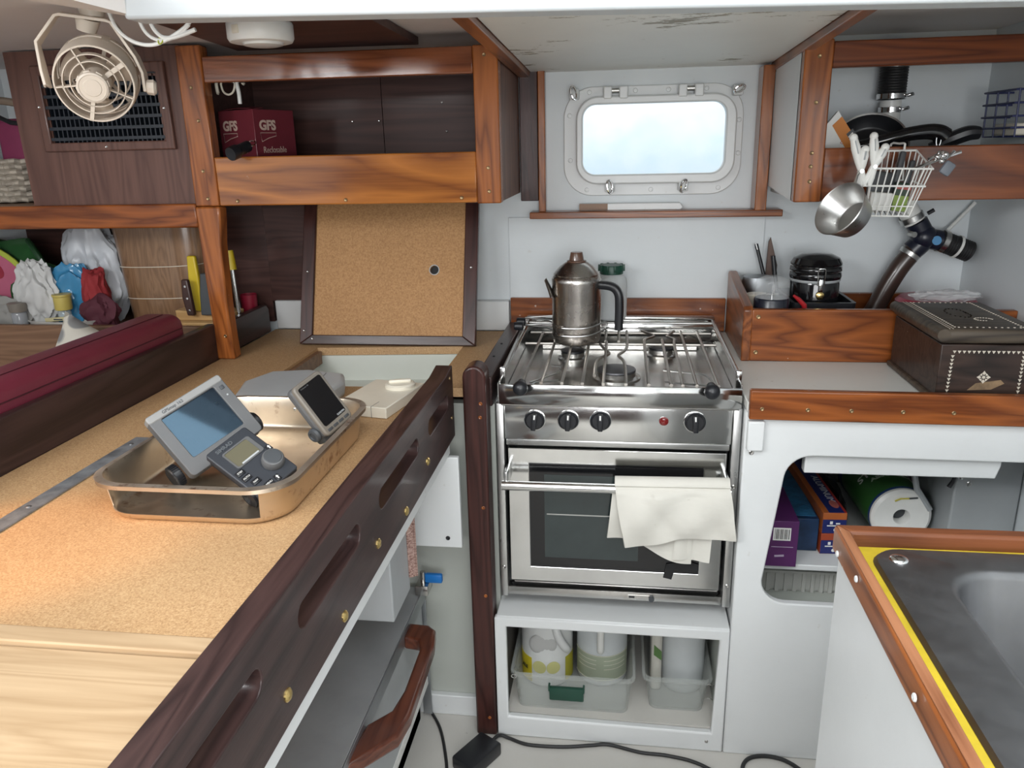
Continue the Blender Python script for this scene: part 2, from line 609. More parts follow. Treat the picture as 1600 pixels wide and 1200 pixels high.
def text_part(name, body, size, mat, parent, m, depth=0.0004, bold=0.0, align='CENTER', sx=1.0, label=None, shear=0.0):
    """raised lettering: m places the text (x along the line, y up, z out) in world or in the parent's own frame"""
    cu = bpy.data.curves.new(name + '_curve', 'FONT')
    cu.body = body
    cu.size = size
    cu.align_x = align
    cu.align_y = 'CENTER'
    cu.extrude = depth
    cu.offset = bold
    cu.shear = shear
    cu.resolution_u = 3
    t = bpy.data.objects.new(name + '_tmp', cu)
    COL.objects.link(t)
    dg = bpy.context.evaluated_depsgraph_get()
    me = bpy.data.meshes.new_from_object(t.evaluated_get(dg))
    bpy.data.objects.remove(t)
    bpy.data.curves.remove(cu)
    b = B()
    b.bm.from_mesh(me)
    bpy.data.meshes.remove(me)
    b.bm.transform(m @ Matrix.Diagonal((sx, 1, 1, 1)))
    return part(name, b, mat, parent, smooth=False, label=label)


def screw(parent, c, n, r=0.005, mat=None, name='screw'):
    n = Vector(n).normalized()
    b = B()
    b.lathe([(r, -0.0005), (r, 0.0008), (r * 0.75, 0.0016), (r * 0.3, 0.0012), (0, 0.0007)], c, n, 14)
    return part(name, b, mat or BRONZE, parent)


def copy_tree(o, parent=None):
    c = o.copy()
    COL.objects.link(c)
    c.parent = parent
    for ch in o.children:
        copy_tree(ch, c)
    return c


# ================================================================== THE SETTING
struct('floor', B().box(-1.75, 0.95, -1.3, 2.16, -0.03, 0.0), FLOOR, 'pale painted cabin sole with scuffs in front of the stove locker', 'floor')
# back wall with the port light cut out
port_hole = rrect(-0.105, 0.258, 1.248, 1.427, 0.035)
struct('wall_back', B().prism([(-1.75, 0.0), (0.95, 0.0), (0.95, 1.62), (-1.75, 1.62)], 'xz', 2.12, 2.15, [port_hole]), WHITE_WALL,
       'white painted hull lining behind stove with port light cut through it', 'wall')
struct('wall_right', B().box(0.862, 0.90, -0.6, 2.12, 0.0, 1.62), WHITE_WALL, 'white painted bulkhead at right behind the teak cupboard', 'wall')
struct('wall_left', B().box(-1.78, -1.72, -0.3, 2.12, 0.0, 1.62), WHITE_WALL, 'pale hull side seen at the far left past the wicker basket', 'wall')
struct('wall_front', B().prism([(-1.75, 0.0), (0.95, 0.0), (0.95, 1.85), (-1.75, 1.85)], 'xz', -1.34, -1.30, [[(-0.45, 0.95), (0.75, 0.95), (0.75, 1.84), (-0.45, 1.84)]]), MAHOG_X, 'companionway bulkhead behind the viewer', 'wall')
b = B().prism([(-1.75, -1.3), (0.95, -1.3), (0.95, 0.955), (-1.75, 0.955)], 'xy', 1.62, 1.65, [[(-0.42, -0.45), (0.70, -0.45), (0.70, 0.90), (-0.42, 0.90)], [(-1.65, -0.95), (-0.55, -0.95), (-0.55, 0.72), (-1.65, 0.72)]])
struct('ceiling_aft', b, WHITE, 'white deckhead round the open hatch above the viewer', 'ceiling')

# overhead
b = B().prism([(1.0, 1.535), (2.125, 1.506), (2.125, 1.54), (1.0, 1.56)], 'yz', -0.232, 0.352)
struct('ceiling', b, WHITE_CEIL, 'flaking white deckhead panel above the port light', 'ceiling')
b = B().box(-1.75, 0.95, 1.0, 2.14, 1.565, 1.60)
struct('ceiling_outboard', b, PRIMER, 'pale primed deckhead above the cupboards', 'ceiling')
b = B().prism([(-0.765, 1.0), (-0.432, 1.0), (-0.449, 1.822), (-0.862, 1.80)], 'xy', 1.548, 1.564)
struct('ceiling_panel', b, PLY_DK, 'dark brown deckhead panel carrying the round dome light', 'ceiling', 0.001)
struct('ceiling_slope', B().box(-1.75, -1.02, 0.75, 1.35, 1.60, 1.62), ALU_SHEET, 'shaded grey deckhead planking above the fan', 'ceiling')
b = B().prism([(-0.597, 1.486), (0.95, 1.449), (0.95, 1.62), (-0.575, 1.62)], 'xz', 0.955, 0.998)
struct('trim_1', b, paint('beam_paint', (0.53, 0.565, 0.59), 0.5, amt=0.15), 'bright white deck beam crossing the top of the picture', 'beam', 0.004)
b = B().prism([(-0.99, 0.55), (-0.598, 0.55), (-0.592, 0.998), (-0.645, 0.83)], 'xy', 1.492, 1.53)
struct('ceiling_edge', b, PRIMER, 'pale unpainted end of the deck beam above the fan', 'ceiling')
b = B().prism([(1.0, 1.525), (2.1, 1.494), (2.1, 1.55), (1.0, 1.565)], 'yz', -0.262, -0.234)
struct('trim_2', b, TEAK_Y, 'brown deckhead batten left of the flaking white panel', 'trim', 0.002)
b = B().prism([(1.0, 1.525), (2.1, 1.487), (2.1, 1.55), (1.0, 1.565)], 'yz', 0.354, 0.378)
struct('trim_3', b, TEAK_Y, 'brown deckhead batten right of the flaking white panel', 'trim', 0.002)
b = B().prism([(0.378, 1.22), (0.435, 1.20), (0.430, 1.40), (0.378, 1.70)], 'xy', 1.535, 1.555)
struct('trim_4', b, MAHOG_Y, 'dark wedge of wood beside the right deckhead batten', 'trim', 0.002)
struct('trim_5', B().box(-0.214, -0.196, 2.085, 2.12, 1.162, 1.51), TEAK_Z, 'upright teak batten left of the port light', 'trim', 0.002)
struct('trim_6', B().box(-0.262, -0.215, 2.095, 2.12, 1.19, 1.52), MAHOG_Z, 'dark upright filler between left cupboard and port batten', 'trim', 0.002)
struct('trim_7', B().box(0.329, 0.357, 2.05, 2.12, 1.162, 1.50), TEAK_Z, 'upright teak batten right of the port light', 'trim', 0.002)
struct('trim_8', B().box(-0.236, 0.400, 2.06, 2.12, 1.146, 1.163), TEAK_X, 'narrow teak sill under the port light', 'trim', 0.002)
struct('trim_9', B().box(-0.985, -0.50, 2.098, 2.12, 0.92, 1.205), PLY_DK, 'dark plywood lining behind the open hatch lid', 'trim', 0.001)
struct('trim_10', B().box(-1.72, -0.985, 2.098, 2.12, 0.86, 1.205), PLY_DK, 'dark plywood lining at the back of the berth shelf', 'trim', 0.001)
struct('trim_11', B().box(-0.975, -0.300, 2.088, 2.12, 0.841, 0.923), WHITE, 'low white upstand along the back of the cork counter', 'trim', 0.003)
struct('baseboard_recess', B().box(-0.93, -0.315, 1.556, 1.572, 0.0, 0.055), WHITE, 'low pale board at foot of the recess beside the dark post', 'baseboard', 0.002)
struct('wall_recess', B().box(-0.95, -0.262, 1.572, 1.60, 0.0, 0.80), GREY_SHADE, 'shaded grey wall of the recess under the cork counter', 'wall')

struct('trim_12', B().box(-0.30, 0.368, 2.114, 2.12, 0.86, 1.146), WHITE_WALL, 'white painted sheet on back wall between the port sill and stove', 'trim', 0.001)
# port light
BEAM = bpy.data.objects['trim_1']
screw(BEAM, (-0.318, 0.9545, 1.505), (0, -1, 0), 0.008, CHROME)
w = thing('window_1', 'white painted opening port light with bright sky outside', 'window', (0.075, 2.12, 1.20), kind='structure')
part('mounting_ring', B().prism(rrect(-0.150, 0.298, 1.200, 1.468, 0.075, 10), 'xz', 2.112, 2.1195, [port_hole]), WHITE, w, 0.002)
fr_out = rrect(-0.117, 0.279, 1.230, 1.443, 0.055, 10)
fr_in = rrect(-0.100, 0.253, 1.254, 1.424, 0.032, 8)
part('port_frame', B().prism(fr_out, 'xz', 2.082, 2.112, [fr_in]), WHITE, w, 0.004)
gm, gnt, gb = new_mat('port_glass')
gn = noise_node(gnt, 8, 4, 0.6, coords(gnt))
gr = ramp(gnt, gn.outputs['Fac'], [(0.3, (0.90, 0.95, 0.98)), (0.7, (1, 1, 1))])
gmix = gnt.nodes.new('ShaderNodeMixShader')
gtr = gnt.nodes.new('ShaderNodeBsdfTransparent')
gnt.links.new(gr.outputs[0], gtr.inputs[0])
gb.inputs['Roughness'].default_value = 0.03
gb.inputs['Base Color'].default_value = (0.9, 0.95, 1, 1)
gmix.inputs[0].default_value = 0.04
gnt.links.new(gtr.outputs[0], gmix.inputs[1])
gnt.links.new(gb.outputs[0], gmix.inputs[2])
gnt.links.new(gmix.outputs[0], gnt.nodes['Material Output'].inputs[0])
part('pane', B().prism(rrect(-0.102, 0.255, 1.252, 1.426, 0.033), 'xz', 2.098, 2.103), gm, w, label='clear glass pane')
for x in (-0.018, 0.166):
    b = B().box(x - 0.031, x - 0.010, 2.080, 2.112, 1.436, 1.466).box(x + 0.008, x + 0.030, 2.080, 2.112, 1.436, 1.466)
    h = part('hinge', b, WHITE, w, 0.003)
    part('hinge_pin', B().cyl((x - 0.012, 2.092, 1.456), (x + 0.010, 2.092, 1.456), 0.006, n=12), STEEL_WORN, h)
for (x, z, dx) in ((-0.122, 1.450, 0.35), (0.278, 1.448, -1.2), (-0.030, 1.222, 0.2), (0.155, 1.222, -0.4)):
    dog = part('dog', B().box(x - 0.012, x + 0.012, 2.078, 2.112, z - 0.012, z + 0.012, 0.003), WHITE, w)
    ring = []
    for k in range(14):
        a = 2 * PI * k / 14
        u, v = 0.0065 * math.cos(a), 0.0175 * math.sin(a)
        ring.append((x + u * math.cos(dx) - v * math.sin(dx) * 0.75, 2.066 + 0.4 * u, z + 0.002 + v * math.cos(dx) * 0.95 + u * math.sin(dx)))
    part('eye_nut', B().tube(ring, 0.0026, 8, True), CHROME, dog)
for (x, z) in ((-0.135, 1.40), (-0.133, 1.29), (-0.09, 1.215), (0.075, 1.214), (0.245, 1.216), (0.29, 1.30), (0.288, 1.38), (0.03, 1.456), (0.112, 1.456), (0.205, 1.456), (-0.085, 1.455)):
    b = B().lathe([(0.006, 0), (0.005, 0.0015), (0, 0.002)], (x, 2.112, z), (0, -1, 0), 12)
    part('rivet', b, WHITE, w)
b = B().prism([(-0.105, 1.163), (0.152, 1.163), (0.158, 1.170), (0.150, 1.181), (-0.108, 1.181), (-0.111, 1.170)], 'xz', 2.095, 2.112)
t = thing('wooden_batten', 'thin white painted batten with one bare brown end on port sill', 'batten', (0.02, 2.10, 1.163))
part('batten', b, WHITE, t, 0.002)
part('bare_end', B().box(-0.1085, -0.035, 2.0935, 2.0955, 1.164, 1.1805), OAK, t, label='bare brown wooden end')


# ================================================================== LEFT CUPBOARD
t = thing('wall_cabinet', 'varnished teak open-front wall cupboard with golden lower rail, left of port', 'cupboard', (-0.625, 1.75, 1.21))
part('side_panel', B().box(-0.282, -0.264, 1.77, 2.10, 1.212, 1.535), wood('side_teak', (0.07, 0.028, 0.017), (0.17, 0.075, 0.043), 'Z', 0.4, 0.2), t)
part('side_panel', B().box(-0.985, -0.967, 1.785, 2.097, 1.225, 1.535), PLY_DK, t)
part('bottom_panel', B().box(-0.967, -0.282, 1.77, 2.097, 1.213, 1.225), PLY_DK, t)
part('back_panel', B().box(-0.967, -0.62, 2.082, 2.096, 1.225, 1.545).box(-0.618, -0.282, 2.082, 2.096, 1.225, 1.545), PLY_DK, t)
part('stile', B().box(-0.985, -0.926, 1.75, 1.785, 1.211, 1.558), TEAK_Z, t, 0.003)
part('stile', B().box(-0.317, -0.263, 1.75, 1.785, 1.209, 1.535), TEAK_Z, t, 0.003)
part('top_rail', B().box(-0.926, -0.317, 1.752, 1.782, 1.479, 1.534), wood('red_teak', (0.10, 0.026, 0.010), (0.27, 0.085, 0.032), 'X', 0.16, 1.0, bmp=0.4), t, 0.003)
part('bottom_rail', B().box(-0.926, -0.317, 1.752, 1.782, 1.211, 1.320), TEAK_X2, t, 0.003)
for (x, z) in ((-0.955, 1.29), (-0.952, 1.228), (-0.88, 1.222), (-0.62, 1.221), (-0.352, 1.222), (-0.29, 1.285), (-0.289, 1.235), (-0.292, 1.515), (-0.957, 1.47), (-0.95, 1.40)):
    screw(t, (x, 1.7505, z), (0, -1, 0), 0.004)
for (x, z) in ((-0.70, 1.40), (-0.628, 1.40), (-0.45, 1.37), (-0.46, 1.44)):
    screw(t, (x, 2.081, z), (0, -1, 0), 0.003, CHROME)

# the square leg under its corner
b = B().prism([(-0.990, 1.210), (-0.928, 1.210), (-0.929, 1.19), (-0.937, 1.12), (-0.941, 0.98), (-0.940, 0.90), (-0.938, 0.8405), (-0.985, 0.8405), (-0.985, 0.92), (-0.988, 1.05), (-0.989, 1.16)], 'xz', 1.752, 1.79)
t = thing('support_post', 'teak post standing on cork counter under the cupboard corner', 'post', (-0.95, 1.77, 0.841))
part('post_shaft', b, TEAK_Z, t, 0.005)
screw(t, (-0.955, 1.7515, 0.90), (0, -1, 0), 0.004)

# bulkhead with louvred vent
t = thing('bulkhead_panel', 'brown plywood bulkhead with black louvred vent behind the fan', 'panel', (-1.2, 1.76, 1.21))
part('panel', B().prism([(-1.412, 1.215), (-0.988, 1.215), (-0.985, 1.562), (-1.418, 1.562)], 'xz', 1.768, 1.785, [[(-1.325, 1.355), (-1.05, 1.355), (-1.05, 1.50), (-1.325, 1.50)]]), PLY, t)
part('vent_frame', B().prism([(-1.350, 1.340), (-1.020, 1.340), (-1.022, 1.530), (-1.352, 1.530)], 'xz', 1.758, 1.770, [[(-1.330, 1.360), (-1.042, 1.360), (-1.044, 1.508), (-1.332, 1.508)]]), PLY, t, 0.003)
part('vent_backing', B().box(-1.335, -1.04, 1.784, 1.788, 1.35, 1.51), BLACK_MT, t)
b = B()
for k in range(25):
    x = -1.326 + k * 0.0117
    b.box(x - 0.0016, x + 0.0016, 1.768, 1.782, 1.358, 1.510)
part('vent_slats', b, plain('louvre_blue_black', (0.010, 0.014, 0.022), 0.45), t)
b = B()
for k in range(7):
    z = 1.368 + k * 0.0235
    b.box(-1.331, -1.043, 1.762, 1.768, z - 0.0035, z + 0.0035)
part('vent_bars', b, plain('louvre_bar_black', (0.012, 0.016, 0.024), 0.4), t)
for (x, z) in ((-1.343, 1.44), (-1.033, 1.43), (-1.19, 1.349)):
    screw(t, (x, 1.7578, z), (0, -1, 0), 0.003, CHROME)

t = thing('shelf_rail', 'long teak rail running left from the post above the berth shelf', 'rail', (-1.35, 1.76, 1.162))
part('rail', B().box(-1.72, -0.986, 1.75, 1.775, 1.162, 1.217), TEAK_X, t, 0.004)
part('shelf_board', B().box(-1.72, -0.99, 1.775, 2.097, 1.205, 1.217), OAK, t)

# ================================================================== RIGHT CUPBOARD
t = thing('wall_cabinet', 'teak fronted cupboard with white side, open and holding pans, right of port', 'cupboard', (0.61, 1.75, 1.20))
part('side_panel', B().prism([(1.77, 1.204), (2.05, 1.222), (2.05, 1.50), (1.77, 1.516)], 'yz', 0.358, 0.376), WHITE, t)
part('bottom_panel', B().box(0.376, 0.861, 1.77, 2.118, 1.204, 1.216), WHITE, t)
part('stile', B().box(0.358, 0.413, 1.745, 1.78, 1.203, 1.519), TEAK_Z, t, 0.003)
part('top_rail', B().box(0.413, 0.861, 1.752, 1.778, 1.465, 1.515), TEAK_DK, t, 0.003)
part('bottom_rail', B().box(0.413, 0.861, 1.752, 1.778, 1.203, 1.311), wood('figured_dark_teak', (0.07, 0.016, 0.006), (0.24, 0.068, 0.020), 'X', 0.25, 0.6, scale=7), t, 0.003)
for (x, z) in ((0.386, 1.487), (0.387, 1.40), (0.387, 1.302), (0.387, 1.245), (0.387, 1.275)):
    screw(t, (x, 1.7445, z), (0, -1, 0), 0.004)

# ================================================================== LEFT COUNTER
hatch = [(-0.774, 1.552), (-0.395, 1.552), (-0.395, 1.912), (-0.774, 1.878)]
t = thing('cork_counter', 'wide cork-patterned counter with an open hatch hole, left of stove', 'counter', (-0.65, 1.3, 0.82))
part('countertop', B().prism([(-0.979, -0.2), (-0.3715, -0.2), (-0.3715, 1.555), (-0.301, 1.555), (-0.301, 2.087), (-0.979, 2.087)], 'xy', 0.820, 0.840, [hatch]), CORK, t)
part('front_panel', B().box(-0.372, -0.347, -0.2, 1.495, 0.714, 0.751), WHITE, t, 0.002, label='white painted edge strip under the dark rail')
hw = B()
hw.prism([(-0.790, 1.535), (-0.38, 1.535), (-0.38, 1.928), (-0.790, 1.895)], 'xy', 0.62, 0.819, [hatch])
part('hatch_well', hw, CREAM_PAINT, t, 0.001, label='cream painted sides of the hatch well')
part('well_floor', B().box(-0.79, -0.37, 1.53, 1.93, 0.60, 0.62), GREY_SHADE, t)
part('well_ledge', B().box(-0.772, -0.397, 1.83, 1.915, 0.735, 0.752), CREAM_PAINT, t, 0.004)
part('hatch_lip', B().prism([(-0.774, 1.565), (-0.762, 1.565), (-0.762, 1.872), (-0.774, 1.870)], 'xy', 0.800, 0.833), OAK, t, label='rough brown lip along the hatch edge')

# slotted fiddle rail
slots = []
for y0, y1 in ((0.395, 0.600), (0.690, 0.900), (0.985, 1.212), (1.285, 1.452)):
    zc, hh = 0.845, 0.0155
    loop = []
    for k in range(9):
        a = -PI / 2 + PI * k / 8
        loop.append((y1 - hh + hh * math.cos(a), zc + hh * math.sin(a)))
    for k in range(9):
        a = PI / 2 + PI * k / 8
        loop.append((y0 + hh + hh * math.cos(a), zc + hh * math.sin(a)))
    slots.append(loop)
t = thing('fiddle_rail', 'dark mahogany slotted rail with brass bolts along cork counter edge', 'rail', (-0.352, 0.6, 0.75))
part('rail', B().prism([(-0.2, 0.752), (1.502, 0.752), (1.502, 0.905), (1.44, 0.897), (-0.2, 0.897)], 'yz', -0.370, -0.336, slots), MAHOG_Y, t, 0.009, seg=4)
for (y, z) in ((0.646, 0.787), (0.818, 0.768), (0.966, 0.790), (1.115, 0.768), (1.266, 0.792), (0.50, 0.77)):
    b = B().lathe([(0.0078, -0.001), (0.0078, 0.0010), (0.0050, 0.0034), (0, 0.0042)], (-0.336, y, z), (1, 0, 0), 18)
    part('bolt', b, BRASS, t)
for (y, z) in ((1.475, 0.885), (1.478, 0.80)):
    screw(t, (-0.3355, y, z), (1, 0, 0), 0.004)

# dark post at the end of the rail
pts = [(-0.316, 0.0), (-0.268, 0.0), (-0.268, 0.872)]
for k in range(9):
    a = PI * k / 8
    pts.append((-0.292 + 0.024 * math.cos(a), 0.880 + 0.024 * math.sin(a)))
pts.append((-0.316, 0.872))
t = thing('support_post', 'dark mahogany post standing on floor between rail and stove', 'post', (-0.292, 1.52, 0.0))
part('post_shaft', B().prism(pts, 'xz', 1.498, 1.553), MAHOG_Z, t, 0.005, seg=3)
for (x, z) in ((-0.279, 0.825), (-0.281, 0.795), (-0.281, 0.59), (-0.283, 0.375), (-0.284, 0.05)):
    screw(t, (x, 1.4978, z), (0, -1, 0), 0.004, TEAK_Z)

t = thing('counter_edging', 'black brown edging strip between cork counter and stove', 'trim', (-0.28, 1.8, 0.84))
part('edging', B().prism([(-0.300, 1.555), (-0.264, 1.555), (-0.264, 2.085), (-0.300, 2.085)], 'xy', 0.800, 0.866), MAHOG_Y, t, 0.003)
for y in (1.62, 1.72, 1.84):
    screw(t, (-0.285, y, 0.8662), (0, 0, 1), 0.003, BLACK)

t = thing('fiddle_board', 'long dark mahogany fiddle along far left edge of cork counter', 'rail', (-0.99, 1.2, 0.84))
part('board', B().box(-0.998, -0.980, 0.3, 1.752, 0.838, 0.931), MAHOG_Y, t, 0.003)
t = thing('fiddle_board', 'short dark fiddle behind the teak post at back of cork counter', 'rail', (-0.99, 1.92, 0.84))
part('board', B().prism([(1.79, 0.841), (2.055, 0.841), (2.055, 0.905), (2.04, 0.921), (1.79, 0.921)], 'yz', -0.998, -0.979), MAHOG_Y, t, 0.003)

# cutting board let into the near end of the counter
t = thing('cutting_board', 'pale bamboo board with a stepped edge in the near left corner', 'board', (-0.68, 0.4, 0.841))
part('board', B().box(-0.978, -0.372, 0.10, 0.612, 0.841, 0.851), BOARD, t, 0.002)
part('edge_strip', B().box(-0.978, -0.372, 0.614, 0.640, 0.841, 0.856), BOARD, t, 0.002)

# aluminium strip
t = thing('metal_strip', 'dull aluminium strip screwed along the cork counter', 'strip', (-0.845, 0.85, 0.84))
part('strip', B().prism([(-0.862, 0.30), (-0.832, 0.30), (-0.832, 1.215), (-0.860, 1.215)], 'xy', 0.8402, 0.8432), plain('worn_strip_metal', (0.25, 0.265, 0.28), 0.4, metal=0.4, var=0.45, scale=30), t, 0.0008)
for y in (0.75, 0.93, 1.18):
    screw(t, (-0.847, y, 0.8432), (0, 0, 1), 0.004, ALU)


# ================================================================== UNDER THE LEFT COUNTER
t = thing('refrigerator', 'low grey metal fridge with a red wooden grab handle under the counter', 'fridge', (-0.66, 1.1, 0.0))
part('body', B().box(-0.90, -0.462, 0.45, 1.535, 0.0, 0.342), ALU_SHEET, t, 0.002)
part('lid', B().box(-0.90, -0.436, 0.45, 1.54, 0.346, 0.362), ALU_SHEET, t, 0.002)
part('lid_trim', B().box(-0.4365, -0.4335, 0.45, 1.545, 0.330, 0.363).box(-0.455, -0.4335, 1.541, 1.545, 0.01, 0.363), ALU, t, 0.001, label='light metal edge trim')
part('door', B().box(-0.462, -0.441, 0.46, 1.535, 0.118, 0.326), GREY_LT, t, 0.004)
part('door_seal', B().box(-0.466, -0.440, 0.47, 1.53, 0.328, 0.343), CREAM, t, label='cream door seal')
part('door_trim', B().box(-0.443, -0.438, 0.46, 1.538, 0.100, 0.121), WHITE_PL, t, 0.001, label='white strip along the door foot')
part('kick_panel', B().box(-0.468, -0.462, 0.46, 1.535, 0.0, 0.10), CHAR, t)
hpts = [(-0.436, 1.415), (-0.392, 1.412), (-0.374, 1.395), (-0.366, 1.345), (-0.362, 1.14), (-0.370, 1.085), (-0.436, 1.005), (-0.438, 1.055), (-0.432, 1.105), (-0.398, 1.145), (-0.390, 1.20), (-0.392, 1.33), (-0.402, 1.357), (-0.436, 1.362)]
part('handle', B().prism(hpts, 'xy', 0.322, 0.352), wood('red_mahogany', (0.055, 0.014, 0.008), (0.14, 0.042, 0.022), 'Y', 0.3, 0.5), t, 0.006, seg=3, label='red brown wooden grab handle')
lt = part('latch', B().box(-0.445, -0.415, 1.50, 1.545, 0.364, 0.388, 0.002).cyl((-0.43, 1.52, 0.388), (-0.43, 1.52, 0.415), 0.006), STEEL_WORN, t)
part('latch_tab', B().box(-0.425, -0.385, 1.515, 1.528, 0.388, 0.410, 0.004), plain('blue_plastic', (0.01, 0.16, 0.50), 0.35), lt, label='blue plastic tab')
t = thing('locker_panel', 'pale hanging panel under the cork counter beside the dark post', 'panel', (-0.38, 1.49, 0.5))
part('panel', B().box(-0.455, -0.327, 1.478, 1.492, 0.502, 0.712), WHITE, t, 0.002)
screw(t, (-0.357, 1.4778, 0.525), (0, -1, 0), 0.005, BLACK)
t = thing('insulation_block', 'grey insulation slab with a red quilted side under the counter', 'insulation', (-0.46, 1.38, 0.47))
part('slab', B().box(-0.53, -0.412, 1.24, 1.36, 0.47, 0.70), GREY_LT, t, 0.003)
part('quilted_cover', B().sheet(lambda u, v: Vector((-0.425 + 0.03 * u, 1.361 + 0.004 * math.sin(u * 9), 0.50 + 0.19 * v + 0.0)), 8, 20, 0.004), wood('red_quilt', (0.10, 0.02, 0.015), (0.5, 0.35, 0.3), 'X', 0.5, 0, scale=60), t, label='red and white quilted cover')

# ================================================================== STOVE LOCKER
op = [(-0.240, 0.056), (0.222, 0.050), (0.229, 0.294), (-0.240, 0.296)]
t = thing('stove_locker', 'white painted open locker under the stove holding plastic jugs', 'cabinet', (0, 1.7, 0))
part('face_frame', B().prism([(-0.266, 0.0), (0.2495, 0.0), (0.2495, 0.320), (-0.266, 0.320)], 'xz', 1.50, 1.518, [op]), WHITE, t, 0.004)
part('top_ledge', B().box(-0.262, 0.2495, 1.504, 2.09, 0.300, 0.322), WHITE, t, 0.003)
part('locker_floor', B().box(-0.262, 0.2495, 1.518, 2.05, 0.036, 0.054), FLOOR, t)
part('side_panel', B().box(-0.262, -0.246, 1.518, 2.05, 0.054, 0.30), LOCKER_SHADE, t)
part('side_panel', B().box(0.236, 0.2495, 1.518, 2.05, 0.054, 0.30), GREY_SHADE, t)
part('back_panel', B().box(-0.262, 0.2495, 2.05, 2.06, 0.036, 0.30), LOCKER_SHADE, t)
part('stove_bay_side', B().box(-0.268, -0.256, 1.60, 2.10, 0.322, 0.80), WHITE, t)
screw(t, (0.213, 1.4998, 0.028), (0, -1, 0), 0.004, STEEL_WORN)

# ================================================================== RIGHT GALLEY CABINET
ro = []
cx = [(0.900, 0.394), (0.900, 0.729)]
def arc(c, r, a0, a1, n=7):
    return [(c[0] + r * math.cos(math.radians(a0 + (a1 - a0) * k / n)), c[1] + r * math.sin(math.radians(a0 + (a1 - a0) * k / n))) for k in range(n + 1)]
ro = [(0.80, 0.394)] + [(0.80, 0.728)] + arc((0.385, 0.677), 0.052, 90, 172) + arc((0.358, 0.446), 0.052, 180, 268)
t = thing('galley_cabinet', 'white painted cabinet with a round-cornered opening, right of stove', 'cabinet', (0.55, 1.6, 0))
part('face_panel', B().prism([(0.2505, 0.0), (0.862, 0.0), (0.862, 0.819), (0.2505, 0.819)], 'xz', 1.500, 1.518, [ro]), WHITE, t, 0.003)
part('end_panel', B().box(0.253, 0.270, 1.518, 2.10, 0.0, 0.815), WHITE, t)
part('inner_shelf', B().box(0.270, 0.862, 1.600, 2.06, 0.418, 0.432), WHITE, t, 0.002)
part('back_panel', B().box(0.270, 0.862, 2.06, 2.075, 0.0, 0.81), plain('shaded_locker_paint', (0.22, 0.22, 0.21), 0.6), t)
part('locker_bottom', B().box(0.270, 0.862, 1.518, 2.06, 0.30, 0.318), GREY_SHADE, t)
part('inner_batten', B().prism([(0.375, 0.685), (0.735, 0.685), (0.742, 0.712), (0.742, 0.728), (0.375, 0.728)], 'xz', 1.520, 1.545), WHITE, t, 0.002)
part('cleat', B().box(0.254, 0.286, 1.485, 1.50, 0.742, 0.804), WHITE, t, 0.003)
screw(t, (0.266, 1.4995, 0.734), (0, -1, 0), 0.005, STEEL_WORN)

t = thing('galley_countertop', 'white painted counter between teak rail and teak bin', 'counter', (0.55, 1.8, 0.82))
part('countertop', B().box(0.252, 0.861, 1.50, 2.098, 0.820, 0.840), paint('counter_white', (0.74, 0.74, 0.70), 0.35, amt=0.5), t, 0.002)
t = thing('fiddle_rail', 'golden teak front rail with five screws, right of stove', 'rail', (0.55, 1.49, 0.806))
part('rail', B().prism([(0.254, 0.809), (0.861, 0.806), (0.861, 0.866), (0.254, 0.869)], 'xz', 1.482, 1.500), TEAK_X, t, 0.003)
for x in (0.277, 0.362, 0.442, 0.535, 0.625):
    screw(t, (x, 1.4815, 0.832), (0, -1, 0), 0.004)
t = thing('teak_bin', 'teak divider with high left end holding jar and canister by back wall', 'bin', (0.45, 1.95, 0.84))
part('front_board', B().box(0.300, 0.861, 1.803, 1.822, 0.8405, 0.962), TEAK_X, t, 0.003)
part('end_board', B().prism([(1.803, 0.840), (2.098, 0.840), (2.098, 1.000), (2.09, 1.006), (2.075, 1.006), (1.810, 0.968), (1.803, 0.960)], 'yz', 0.281, 0.302), TEAK_Y, t, 0.003)
for (x, z) in ((0.314, 0.945), (0.313, 0.862)):
    screw(t, (x, 1.8025, z), (0, -1, 0), 0.005)
t = thing('backsplash_board', 'teak board along the foot of the back wall behind the stove', 'board', (0.0, 2.11, 0.841))
part('board', B().box(-0.297, 0.279, 2.099, 2.118, 0.841, 0.930), TEAK_X, t, 0.002)
screw(t, (0.01, 2.0985, 0.905), (0, -1, 0), 0.004, TEAK_DK)
t = thing('backsplash_board', 'short teak board along the back wall behind the dark chest', 'board', (0.6, 2.11, 0.841))
part('board', B().box(0.304, 0.861, 2.099, 2.118, 0.841, 0.945), TEAK_X, t, 0.002)

# ================================================================== SINK ISLAND
t = thing('sink_island', 'white sided island with worn teak edging and yellow top, near right', 'counter', (0.55, 0.5, 0.0))
part('side_panel', B().prism([(0.272, -0.3), (0.861, -0.3), (0.861, 0.912), (0.276, 0.912)], 'xy', 0.0, 0.60), WHITE, t)
part('side_panel', B().prism([(0.272, -0.3), (0.290, -0.3), (0.294, 0.912), (0.276, 0.912)], 'xy', 0.60, 0.842), WHITE, t)
part('end_panel', B().box(0.294, 0.861, 0.894, 0.912, 0.60, 0.842), WHITE, t)
sh = rrect(0.352, 0.862, 0.40, 0.872, 0.055)
part('yellow_top', B().prism([(0.284, -0.3), (0.861, -0.3), (0.861, 0.912), (0.286, 0.912)], 'xy', 0.836, 0.850, [rrect(0.345, 0.855, 0.30, 0.868, 0.05)]), YELLOW, t, label='yellow painted top')
es = part('edge_strip', B().prism([(0.262, -0.3), (0.278, -0.3), (0.2845, 0.905), (0.270, 0.925)], 'xy', 0.836, 0.870), TEAK_Y, t, 0.004, seg=3)
